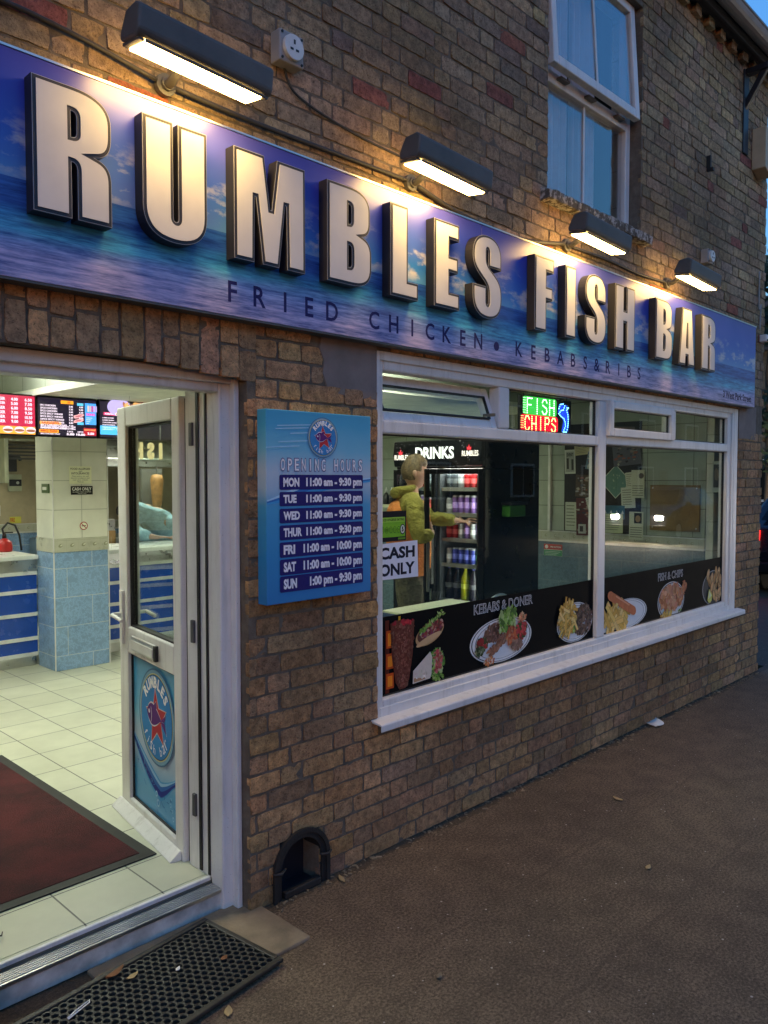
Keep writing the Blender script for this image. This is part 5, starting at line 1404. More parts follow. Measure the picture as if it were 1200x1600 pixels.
mb = MB(); mb.lathe([(.035, 1.33), (.05, 1.38), (.06, 1.5), (.068, 1.64), (.055, 1.68), (.01, 1.69)], (4.37, 5.2, 0), 16); mb.build('meat', 'doner', ds, smooth=True)
mb = MB(); mb.tube([(4.37, 5.2, 1.1), (4.37, 5.2, 1.78)], .008, 8); mb.box(4.25, 4.49, 5.3, 5.34, 1.1, 1.75); mb.box(4.25, 4.49, 5.1, 5.34, 1.07, 1.1); mb.build('grill', 'dark_metal', ds)
mb = MB(); mb.box(3.7, 3.95, 5.3, 5.5, 1.0, 1.45); mb.box(3.6, 3.72, 5.32, 5.5, 1.45, 1.5)
bagr = thing('flour_bag', 'crumpled white bags stacked behind the counter beside the pillar', 'bag', (3.5, 5.0, 1.02))
mb = MB(); rb = random.Random(9)
for k in range(3): mb.lathe([(.02, 0), (.09, .01), (.10, .05), (.07, .10), (.02, .11)], (3.50 + .05 * k, 5.0 + .03 * k, 1.26 + .09 * k), 10)
for i, v in enumerate(mb.v): mb.v[i] = (v[0] + rb.uniform(-.015, .015), v[1] + rb.uniform(-.015, .015), v[2] + rb.uniform(-.01, .01))
mb.build('sack', 'white_paper', bagr, smooth=True)
cr = thing('card_box', 'brown cardboard boxes stacked under the white bags', 'box', (3.5, 5.0, .9))
mb = MB(); mb.box(3.40, 3.72, 4.85, 5.2, 1.022 - .1, 1.14); mb.build('carton', 'wood_board', cr, bevel=.004); mb = MB(); mb.box(3.40, 3.72, 4.86, 5.2, 1.141, 1.25); mb.build('tray', 'steel', cr, bevel=.004)
wb = thing('water_bottle', 'clear plastic bottle on the counter beside the bending worker', 'bottle', (3.74, 4.4, 1.022))
mb = MB(); mb.lathe([(.030, 0), (.032, .01), (.030, .06), (.032, .09), (.030, .15), (.012, .185), (.012, .20)], (3.60, 4.35, 1.0225), 14); mb.build('bottle_body', 'white_plastic', wb, smooth=True)
mb = MB(); mb.lathe([(.014, 0), (.014, .02)], (3.60, 4.35, 1.223), 10); mb.build('cap', 'black_plastic', wb)

# ------------------------------------------------------------ drinks fridge and what is in it
FX, FY0, FY1 = 4.60, 1.05, 1.92
fr = thing('drinks_fridge', 'tall black double door drinks fridge with lit header reading DRINKS', 'fridge', (4.95, 1.485, .1))
mb = MB(); mb.box(FX, 5.30, FY0, FY0 + .035, .14, 1.72); mb.box(FX, 5.30, FY1 - .035, FY1, .14, 1.72); mb.box(5.26, 5.30, FY0 + .035, FY1 - .035, .14, 1.72)
mb.box(FX, 5.30, FY0, FY1, 1.7205, 1.94); mb.box(FX, 5.30, FY0 + .035, FY1 - .035, .14, .26)
mb.prism([(FX, 1.735), (FX - .03, 1.74), (FX - .045, 1.83), (FX - .03, 1.93), (FX, 1.94)], 'y', FY0, FY1); 
for i in range(len(mb.v) - 10, len(mb.v)): pass
body = mb.build('cabinet', 'black_gloss', fr, bevel=.006)
mb = MB(); mb.box(FX - .002, 5.25, 1.470, 1.50, .262, 1.718); mb.box(5.235, 5.258, FY0 + .036, FY1 - .036, .262, 1.718); mb.build('lining', 'fridge_inner', fr)
mb = MB()
for y in (FY0 + .042, 1.508): mb.box(FX + .015, FX + .035, y - .003, y + .003, .30, 1.70)
mb.box(FX + .03, FX + .06, FY0 + .05, FY1 - .05, 1.700, 1.712)
mb.build('light_tube', 'fridge_led', fr)
SH = [1.575, 1.385, 1.195, 1.005, .735]
mb = MB()
for z in SH: mb.box(FX + .03, 5.23, FY0 + .037, FY1 - .037, z - .012, z)
mb.build('shelf', 'alu', fr)
mb = MB()
for z in SH: mb.box(FX + .018, FX + .0295, FY0 + .045, FY1 - .045, z - .022, z + .006)
mb.build('price_rail', 'grey_plastic', fr)
for y in (1.15, 1.80):
    mb = MB(); mb.box(FX + .02, 5.25, y - .03, y + .03, .101, .139); mb.build('foot', 'black_plastic', fr)
f = Flat((FX - .047, 0, 0), u=(0, -1, 0), n=(-1, 0, 0)); f.step = .0006
f.text('DRINKS', -1.68, -1.30, 1.795, 1.885, (.72, .85, .88), .03); f.text('RUMBLES', -1.90, -1.755, 1.79, 1.83, (.8, .8, .8), .015); f.text('RUMBLES', -1.225, -1.075, 1.81, 1.85, (.8, .8, .8), .015)
for cx, cz in ((-1.835, 1.845), (-1.16, 1.868)):
    f.poly([(cx - .018, cz - .012), (cx + .018, cz - .012), (cx + .02, cz + .012), (cx + .008, cz), (cx, cz + .03), (cx - .008, cz), (cx - .02, cz + .014)], (.70, .03, .05))
for k in range(70): f.ell(-random.uniform(1.07, 1.9), random.uniform(1.745, 1.93), .0022, .0022, (.5, .55, .6), n=6)
f.build('header_lettering', emit('header_glow', None, .28, True), fr)
def fridge_door(name, hy, sgn, ang):
    """hinged at (FX, hy); closed it runs along the front, sgn = direction of the free edge"""
    T = Matrix.Translation((FX - .026, hy, 0)) @ Matrix.Rotation(R(ang), 4, 'Z')
    mb = MB(); L = .432; w = .036; a, b = -.016, .016; z0, z1 = .15, 1.715
    ys = [(0, w), (L - w, L)]
    for p, q in ys: mb.box(a, b, min(p * sgn, q * sgn), max(p * sgn, q * sgn), z0, z1, 0, T)
    for p, q in ((z0, z0 + w), (z1 - w, z1)): mb.box(a, b, min(w * sgn, (L - w) * sgn), max(w * sgn, (L - w) * sgn), p, q, 0, T)
    d = mb.build(name, 'black_gloss', fr, bevel=.004)
    mb = MB(); mb.box(-.003, .003, min(w * sgn, (L - w) * sgn), max(w * sgn, (L - w) * sgn), z0 + w, z1 - w, 0, T); mb.build('door_pane', 'fridge_glass', d)
    mb = MB(); yy = (L - w / 2) * sgn; mb.box(-.045, -.017, yy - .010, yy + .010, .85, 1.25, 0, T); mb.build('door_handle', 'dark_metal', d, bevel=.004)
fridge_door('closed_door', FY1 - .002, -1, 0)
fridge_door('open_door', FY0 + .002, 1, 57)

def can_proto(name, h, r, col, top=(.5, .5, .52)):
    mb = MB(); mb.lathe([(r * .80, 0), (r, h * .05), (r, h * .30), (r, h * .62), (r, h * .90), (r * .82, h * .985), (r * .78, h)], (0, 0, 0), 14,
                        cols=[(.4, .4, .42), col, tuple(min(1, c * 1.9 + .12) for c in col), col, (.45, .45, .47), top])
    return mb.build(name, 'can', None, smooth=True, col=True, origin=(0, 0, 0))
def bottle_proto(name, h, r, col, cap):
    mb = MB(); mb.lathe([(r * .85, 0), (r, h * .04), (r * .93, h * .35), (r, h * .5), (r * .96, h * .66), (r * .40, h * .86), (r * .36, h * .92), (r * .42, h * .925), (r * .42, h)], (0, 0, 0), 14,
                        cols=[col, col, tuple(min(1, c * 1.6 + .1) for c in col), col, col, col, cap, cap])
    return mb.build(name, 'can', None, smooth=True, col=True, origin=(0, 0, 0))
protos = {}
def stock(kind, y, z, x, col, label, group, h, r, cap=None):
    key = (kind, col)
    if key not in protos:
        o = can_proto(kind, h, r, col) if cap is None else bottle_proto(kind, h, r, col, cap)
        protos[key] = o
    else:
        o = protos[key].copy(); COL.objects.link(o)
    o.location = (x, y, z + .001); tag(o, label, 'can' if cap is None else 'bottle', group)
def row(kind, z, cols, label_of, group_of, h, r, cap=None, pitch=.057, x=FX + .075, y_start=1.435, deep=1):
    for i, c in enumerate(cols):
        stock(kind, y_start - i * pitch, z, x, c, label_of(c), group_of(c), h, r, cap(c) if cap else None)
DKS, RD, PU, BL, GR, SI = (.05, .06, .07), (.42, .015, .02), (.20, .10, .34), (.03, .05, .34), (.03, .30, .07), (.32, .33, .36)
cname = {DKS: 'dark', RD: 'red', PU: 'purple', BL: 'blue', GR: 'green', SI: 'silver'}
lab = lambda where: (lambda c: f'{cname[c]} drink can on the {where} of the open fridge half')
grp = lambda where: (lambda c: f'{cname[c]} cans on the {where}')
row('drink_can', SH[0], [DKS, DKS, SI, RD, RD, RD, RD], lab('top shelf'), grp('top shelf'), .115, .027)
row('drink_can', SH[1], [SI, PU, PU, PU, PU, PU, SI], lab('second shelf'), grp('second shelf'), .135, .0255)
row('drink_can', SH[2], [RD, RD, SI, PU, SI, PU, PU], lab('third shelf'), grp('third shelf'), .125, .026)
row('drink_can', SH[3], [SI, BL, BL, BL, BL, GR, GR], lab('fourth shelf'), grp('fourth shelf'), .122, .027)
B1, B2 = (.015, .012, .02), (.36, .34, .01)
bl = lambda c: 'tall yellow soft drink bottle on the bottom shelf of the fridge' if c == B2 else 'tall dark soft drink bottle on the bottom shelf of the open fridge half'
row('soft_drink_bottle', SH[4], [B1, B1, B2, B1, B1], bl, lambda c: 'yellow bottles' if c == B2 else 'dark bottles on the bottom shelf', .25, .036, lambda c: (.5, .5, .05) if c == B2 else (.05, .05, .25), pitch=.077)
lab2 = lambda where: (lambda c: f'{cname[c]} drink can on the {where} behind the man in the closed fridge half')
grp2 = lambda where: (lambda c: f'{cname[c]} cans behind the closed door on the {where}')
for z, cols, wh in ((SH[0], [SI, RD, RD, DKS, DKS], 'top shelf'), (SH[1], [PU, SI, PU, RD, RD], 'second shelf'), (SH[3], [RD, BL, BL, GR, GR], 'fourth shelf')):
    row('drink_can', z, cols, lab2(wh), grp2(wh), .118, .027, y_start=1.84, pitch=.066)

gb = thing('green_box', 'green plastic box fixed to the dark side of the drinks fridge', 'box', (4.92, .98, 1.33))
mb = MB(); mb.box(4.80, 5.0, .97, 1.0485, 1.365, 1.45); mb.build('tub', 'green_box', gb, bevel=.008)
mb = MB(); mb.box(4.79, 5.01, .96, 1.0485, 1.4505, 1.475); mb.build('lid', 'black_plastic', gb, bevel=.005)

# sauce bottles on a shelf against the side wall
shf = thing('wall_shelf', 'pale wooden shelf on the side wall holding sauce bottles', 'shelf', (6.35, 3.3, 1.35))
mb = MB(); mb.box(6.25, 6.449, 2.9, 3.75, 1.33, 1.36); mb.build('board', 'wood_pale', shf, bevel=.003)
mb = MB(); mb.box(6.30, 6.449, 3.0, 3.02, 1.22, 1.329); mb.box(6.30, 6.449, 3.6, 3.62, 1.22, 1.329); mb.build('bracket', 'alu', shf)
pb = None
for k in range(6):
    if pb is None:
        mb = MB(); mb.lathe([(.034, 0), (.036, .01), (.036, .09), (.020, .12), (.012, .13)], (0, 0, 0), 12, mis=[0] * 4); mb.lathe([(.014, .131), (.014, .16), (.004, .19)], (0, 0, 0), 10, mi=1)
        pb = mb.build('sauce_bottle', ['black_plastic', 'sauce_white'], None, smooth=True, origin=(0, 0, 0)); o = pb
    else: o = pb.copy(); COL.objects.link(o)
    o.location = (6.34, 3.72 - .085 * k, 1.361); tag(o, 'dark sauce bottle with a white cap on the wall shelf', 'bottle', 'sauce bottles on the wall shelf')
f = Flat((6.446, 0, 0), u=(0, -1, 0), n=(-1, 0, 0))
for k, s in enumerate(['SALTS', 'SAUCES', 'VINEGAR']): f.text(s, -3.62, -3.30, 1.68 - .055 * k, 1.715 - .055 * k, (.05, .06, .05))
tag(f.build('wall_lettering', 'paper', origin=(6.446, 3.45, 1.63)), 'dark lettering for salts, sauces and vinegar on the wall over the sauce bottles', 'lettering')

# posters and papers on the side wall (flat sheets)
WX = 6.446
nb = thing('noticeboard', 'dark noticeboard covered with overlapping posters on the side wall', 'noticeboard', (WX, 1.15, 1.16))
mb = MB(); mb.box(WX - .012, WX + .003, .77, 1.52, 1.165, 2.14); mb.build('backing', 'cork', nb, bevel=.003)
SHEETS = [  # centre y, centre z, width, height, turn, colour, label
 (1.46, 1.80, .11, .22, .03, (.50, .50, .44), 'white event poster with black lettering at the left edge of the noticeboard', 'p'),
 (1.44, 1.30, .13, .26, .0, (.40, .42, .34), 'plain grey sheet low at the left edge of the noticeboard', 'l'),
 (1.32, 1.30, .14, .34, .02, (.10, .035, .035), 'dark red picture poster low on the noticeboard', 'd'),
 (1.32, 1.58, .16, .20, -.04, (.09, .065, .05), 'brown striped photo sheet in the middle of the noticeboard', 's'),
 (1.34, 1.92, .15, .12, .1, (.42, .36, .22), 'pale yellow torn flyer near the top of the noticeboard', 'l'),
 (1.22, 1.80, .14, .16, -.2, (.12, .18, .22), 'blue grey flyer near the top of the noticeboard', 'd'),
 (1.22, 1.42, .12, .14, .3, (.40, .42, .36), 'white diamond sheet beside the window mullion', 'l'),
 (1.00, 1.62, .20, .20, .78, (.10, .20, .17), 'green poster turned like a diamond with a pale edge', 'g'),
 (.90, 1.86, .26, .20, .1, (.10, .10, .12), 'dark photo sheet at the upper right of the noticeboard', 's'),
 (.98, 2.03, .30, .14, -.05, (.14, .11, .10), 'brown crowd photo at the top of the noticeboard', 's'),
 (.87, 1.63, .07, .14, .12, (.48, .48, .38), 'small cream card shaped like a leaf on the noticeboard', 'l'),
 (.88, 1.48, .13, .18, .06, (.46, .47, .38), 'cream letter pinned at the right of the noticeboard', 'l'),
 (1.02, 1.35, .22, .12, .0, (.05, .13, .17), 'dark blue strip with white peaks above the green notice', 'w'),
 (1.03, 1.25, .21, .17, .0, (.42, .46, .30), 'pale green typed notice at the foot of the noticeboard', 't')]
for i, (y, z, w, h, a, c, lb, kind) in enumerate(SHEETS):
    u = Vector((0, -math.cos(a), math.sin(a))); wv = Vector((0, math.sin(a), math.cos(a)))
    f = Flat((WX - .0135 - i * .0006, y, z), u=u, w=wv, n=(-1, 0, 0)); f.step = .0002
    f.rect(-w / 2, w / 2, -h / 2, h / 2, c).up()
    if kind in 'tl':
        for k in range(7): f.rect(-w * .4, w * random.uniform(.1, .4), h * (.36 - .115 * k), h * (.385 - .115 * k), (.10, .10, .09))
    if kind == 'p':
        f.rect(-w * .4, w * .4, -h * .42, h * .42, (.30, .31, .28)).up(); f.text('EVENT', -w * .3, w * .3, h * .22, h * .36, (.04, .04, .04), .04); f.rect(-w * .32, -w * .12, -h * .3, h * .15, (.05, .05, .05)); f.rect(w * .12, w * .32, -h * .35, h * .1, (.05, .05, .05))
    if kind in 'sd':
        for k in range(26): f.h += .00001; f.ell(random.uniform(-.42, .42) * w, random.uniform(-.42, .42) * h, random.uniform(.008, .022), random.uniform(.005, .012), var(random.choice([(.22, .17, .14), (.30, .28, .25), (.05, .05, .06), (.24, .08, .06)]), .3), 0, 8, .3)
    if kind == 'd': f.rect(-w * .35, w * .2, -h * .45, -h * .2, (.38, .38, .34)).up(); f.rect(-w * .25, w * .0, -h * .4, -h * .25, (.06, .05, .05))
    if kind == 'g':
        f.h = 0; f.rect(-w / 2 - .006, w / 2 + .006, -h / 2 - .006, h / 2 + .006, (.45, .47, .40)); f.up().rect(-w / 2, w / 2, -h / 2, h / 2, c).up()
        for k in range(8): f.ell(random.uniform(-.3, .3) * w, random.uniform(-.3, .3) * h, .006, .003, (.45, .5, .4), 1., 7)
    if kind == 'w':
        for k in range(4): x = -w * .4 + k * w * .25; f.poly([(x, -h * .1), (x + w * .12, -h * .1), (x + w * .06, h * .15)], (.5, .52, .5)); f.poly([(x + .01, -h * .5), (x + w * .1, -h * .5), (x + w * .05, -h * .2)], (.4, .42, .42))
    tag(f.build('poster', 'paper', origin=(WX - .013, y, z)), lb, 'poster', 'sheets pinned to the side wall')
for (y, z, w, h, lb, kind) in ((.80, 1.24, .13, .24, 'cream sheet with a dark portrait photo low at the right of the noticeboard', 0), (.79, 1.60, .12, .24, 'cream sheet with a dark round seal right of the noticeboard', 1)):
    f = Flat((WX - .024, y, z), u=(0, -1, 0), n=(-1, 0, 0)); f.step = .0003
    f.rect(-w / 2, w / 2, -h / 2, h / 2, (.46, .47, .36)).up()
    if kind == 0: f.rect(-.02, .05, .02, .11, (.03, .03, .03)).up().ell(.015, .06, .024, .03, (.28, .17, .09), n=14)
    else: f.ell(.03, .07, .024, .024, (.10, .09, .08), n=16)
    for k in range(5): f.rect(-w * .42, w * .40, -.02 - .02 * k, -.014 - .02 * k, (.12, .12, .10))
    tag(f.build('poster', 'paper', origin=(WX - .013, y, z)), lb, 'poster', 'sheets pinned to the side wall')
f = Flat((WX - .008, .125, 1.66), u=(0, -1, 0), n=(-1, 0, 0)); f.rect(-.033, .033, -.125, .125, (.40, .42, .38)).up().rect(-.026, .026, -.085, .10, (.07, .07, .07)).up().ell(0, .02, .018, .05, (.20, .15, .12), n=14, wob=.2)
tag(f.build('poster', 'paper', origin=(WX, .125, 1.66)), 'narrow poster with a dark photo at the window end of the side wall', 'poster')
bb = thing('brown_board', 'plain brown square board fixed to the side wall', 'board', (WX, .46, 1.40))
mb = MB(); mb.box(WX - .02, WX + .003, .255, .68, 1.21, 1.592); mb.build('panel', 'brown_board', bb, bevel=.003)
for y in (.28, .655):
    for z in (1.235, 1.567): mb = MB(); mb.tube([(WX - .0205, y, z), (WX - .0225, y, z)], .006, 8); mb.build('screw', 'alu', bb)
f = Flat((WX - .002, 1.64, .975), u=(0, -1, 0), n=(-1, 0, 0)); f.rect(-.10, .10, -.055, .055, (.40, .42, .38)).up().rect(-.10, .10, .005, .055, (.40, .05, .05)).rect(-.098, .098, -.053, .0, (.04, .20, .10)).up().ell(-.07, .03, .018, .018, (.55, .5, .48), n=14); f.rect(-.035, .09, .015, .045, (.30, .03, .03)); f.up().text('FIRE ACTION', -.03, .085, .022, .038, (.55, .5, .48), .03)
for k in range(3): f.rect(-.085, .08 - .02 * k, -.018 - .014 * k, -.013 - .014 * k, (.35, .42, .36))
tag(f.build('safety_sign', 'paper', origin=(WX, 1.64, .975)), 'small red and green safety sign on the blue tiles beside the fridge', 'sign')

# table and chair by the window
tb = thing('window_table', 'pale topped table with a dark blue edge just inside the window', 'table', (3.75, .6, .1))
mb = MB(); mb.box(3.42, 4.06, .55, .93, .838, .852); mb.build('table_top', 'wood_pale', tb, bevel=.004)
mb = MB(); mb.box(3.415, 4.065, .545, .935, .80, .8375); mb.build('table_edge', plain('navy_edge', (.015, .04, .12), .4), tb, bevel=.004)
for x in (3.47, 4.0):
    for y in (.60, .88): mb = MB(); mb.box(x - .018, x + .018, y - .018, y + .018, .101, .799); mb.build('leg', 'dark_metal', tb)
ch = thing('bistro_chair', 'blue backed chair with a white metal rim behind the window strip', 'chair', (4.37, .8, .1))
pts = [(4.20 + .17 * (1 - math.cos(a)), .75, .70 + .165 * math.sin(a)) for a in [math.pi * k / 14 for k in range(15)]]
mb = MB(); mb.tube([(4.20, .75, .55)] + pts + [(4.54, .75, .55)], .010, 8); mb.build('back_frame', 'alu', ch, smooth=True)
mb = MB(); mb.prism([(4.21, .56)] + [(p[0] * .96 + 4.37 * .04, p[2] - .012) for p in pts] + [(4.53, .56)], 'y', .745, .755); mb.build('backrest', 'counter_blue', ch)
mb = MB(); mb.box(4.20, 4.54, .77, .868, .53, .56); mb.build('seat', 'counter_blue', ch, bevel=.01)
for x in (4.22, 4.52):
    for y in (.77, .86): mb = MB(); mb.tube([(x, y, .529), (x, y, .101)], .011, 8); mb.build('leg', 'alu', ch)

# ------------------------------------------------------------ people
def skin_mesh(name, verts, edges, radii, m, parent, sub=2, root=0, smooth=True, jit=0.):
    """one continuous surface grown round a skeleton"""
    me = bpy.data.meshes.new(name); me.from_pydata([tuple(Vector(v)) for v in verts], edges, [])
    ob = bpy.data.objects.new(name, me); COL.objects.link(ob)
    bm = bmesh.new(); bm.from_mesh(me); lay = bm.verts.layers.skin.verify(); bm.verts.ensure_lookup_table()
    for i, r_ in enumerate(radii):
        d = bm.verts[i][lay]; d.radius = r_ if isinstance(r_, tuple) else (r_, r_); d.use_root = (i == root)
    bm.to_mesh(me); bm.free()
    md = ob.modifiers.new('skin', 'SKIN'); md.use_smooth_shade = True; md.branch_smoothing = .6
    sb = ob.modifiers.new('sub', 'SUBSURF'); sb.levels = sub; sb.render_levels = sub
    dg = bpy.context.evaluated_depsgraph_get()
    nm = bpy.data.meshes.new_from_object(ob.evaluated_get(dg))
    bpy.data.objects.remove(ob); bpy.data.meshes.remove(me)
    off = ROOT[parent.name]
    for v in nm.vertices:
        v.co -= off
        if jit: v.co += Vector((random.uniform(-jit, jit), random.uniform(-jit, jit), random.uniform(-jit, jit)))
    nm.materials.clear(); nm.materials.append(M[m]); nm.name = name
    nm.polygons.foreach_set('use_smooth', [True] * len(nm.polygons))
    return link(bpy.data.objects.new(name, nm), parent)

def hand_chain(V, E, Rr, wrist_i, wrist, fwd, side, upv, curl=.25, spread=.10, s=1.):
    """palm and five separate fingers added to a skeleton; side points to the thumb"""
    fwd, side, upv = fwd.normalized(), side.normalized(), upv.normalized()
    def addv(p, r_, par): V.append(p); Rr.append(r_); E.append((par, len(V) - 1)); return len(V) - 1
    palm = addv(wrist + fwd * .045 * s, (.024 * s, .016 * s), wrist_i)
    knk = addv(wrist + fwd * .085 * s, (.030 * s, .013 * s), palm)
    for k, (o, L) in enumerate(((.027, .072), (.009, .080), (-.010, .074), (-.027, .058))):
        p = wrist + fwd * .09 * s + side * o * s; d = (fwd + side * (o * spread * 60 * .5)).normalized(); prev = addv(p, .0085 * s, knk)
        for q in range(3):
            d = (d - upv * curl).normalized(); p = p + d * (L / 3) * s; prev = addv(p, (.0082 - .0009 * q) * s, prev)
    p = wrist + fwd * .03 * s + side * .03 * s; prev = addv(p, .010 * s, palm); d = (fwd * .6 + side * .8).normalized()
    for q in range(2): p = p + d * .030 * s; d = (d + fwd * .35 - upv * curl * .5).normalized(); prev = addv(p, (.0095 - .001 * q) * s, prev)

def head_mesh(name, c, face, parent, sc=1., hair='hair', tilt=0., skin='skin'):
    """a head with brow, nose, mouth, chin, ears and eyes; face = the way it looks"""
    f_ = Vector((face[0], face[1], 0)).normalized(); sd = Vector((f_.y, -f_.x, 0)); upv = Vector((0, 0, 1))
    def W_(p): 
        q = Vector((p[0], p[1] * math.cos(tilt) - p[2] * math.sin(tilt), p[1] * math.sin(tilt) + p[2] * math.cos(tilt)))
        return Vector(c) + (sd * q.x + f_ * q.y + upv * q.z) * sc
    def surf(th, ph):
        x, y, z = math.cos(th) * math.cos(ph), math.sin(th) * math.cos(ph), math.sin(ph)
        px, py, pz = x * .074, y * .096, z * .115
        if pz < 0: px *= 1 + pz * 2.2; py *= (1 + pz * 1.2) if y > 0 else (1 + pz * 3.0)
        if y > .2:
            fr_ = (y - .2)
            py -= .012 * fr_ if pz > .0 else 0
            if abs(x) < .22 and -.035 < pz < .02: py += .020 * (1 - abs(x) / .22) * (1 - abs(pz + .016) / .036 * .7)      # nose
            if abs(x) < .4 and -.066 < pz < -.044: py += .006 * math.cos(abs(x) / .4 * 1.5)                               # lips
            if abs(x) < .4 and pz < -.085: py += .007                                                                     # chin
            if .18 < abs(x) < .55 and .0 < pz < .022: py -= .008                                                          # eye sockets
            if abs(x) < .6 and .024 < pz < .042: py += .004                                                               # brow
        return (px, py, pz)
    mb = MB(); n, m = 40, 30
    for j in range(m + 1):
        for i in range(n): mb.v.append(tuple(W_(surf(2 * math.pi * i / n, -math.pi / 2 + math.pi * j / m))))
    for j in range(m):
        for i in range(n): mb.f.append([j * n + i, j * n + (i + 1) % n, (j + 1) * n + (i + 1) % n, (j + 1) * n + i]); mb.m.append(0); mb.c.append((1, 1, 1))
    hd_ = mb.build(name, skin, parent, smooth=True)
    for s_ in (-1, 1):
        mb = MB(); mb.tube([W_((s_ * .070, -.012, .020)), W_((s_ * .080, -.018, .010)), W_((s_ * .082, -.018, -.008)), W_((s_ * .072, -.008, -.030))], [.008, .015, .014, .006], 8); mb.build('ear', skin, hd_, smooth=True)
        mb = MB(); mb.lathe([(.002, -.009), (.009, -.004), (.0105, 0), (.009, .004), (.002, .009)], (0, 0, 0), 10)
        mb.v = [tuple(W_((s_ * .030 + v[0], .078 + v[1], .010 + v[2]))) for v in mb.v]; mb.build('eye', 'white_plastic', hd_, smooth=True)
    mb = MB(); rh = random.Random(4)
    for j in range(13):
        ph = -.42 + (math.pi / 2 + .42) * j / 12
        for i in range(n):
            th = 2 * math.pi * i / n; p = surf(th, ph); y = math.sin(th)
            lim = .52 if y > .35 else (.10 if y > -.05 else -.42)
            k = 1.0 if ph < lim else 1.0 + (.115 + .04 * math.sin(th * 9 + j) + rh.uniform(-.02, .03)) * (1.25 if ph > .7 else 1)
            if ph < lim: k = .93
            mb.v.append(tuple(W_((p[0] * k, p[1] * k, p[2] * k + (.006 if ph > .5 and k > 1 else 0)))))
    for j in range(12):
        for i in range(n): mb.f.append([j * n + i, j * n + (i + 1) % n, (j + 1) * n + (i + 1) % n, (j + 1) * n + i]); mb.m.append(0); mb.c.append((1, 1, 1))
    mb.f.append([12 * n + i for i in range(n)]); mb.m.append(0); mb.c.append((1, 1, 1))
    mb.build('hair', hair, parent, smooth=True)
    return hd_

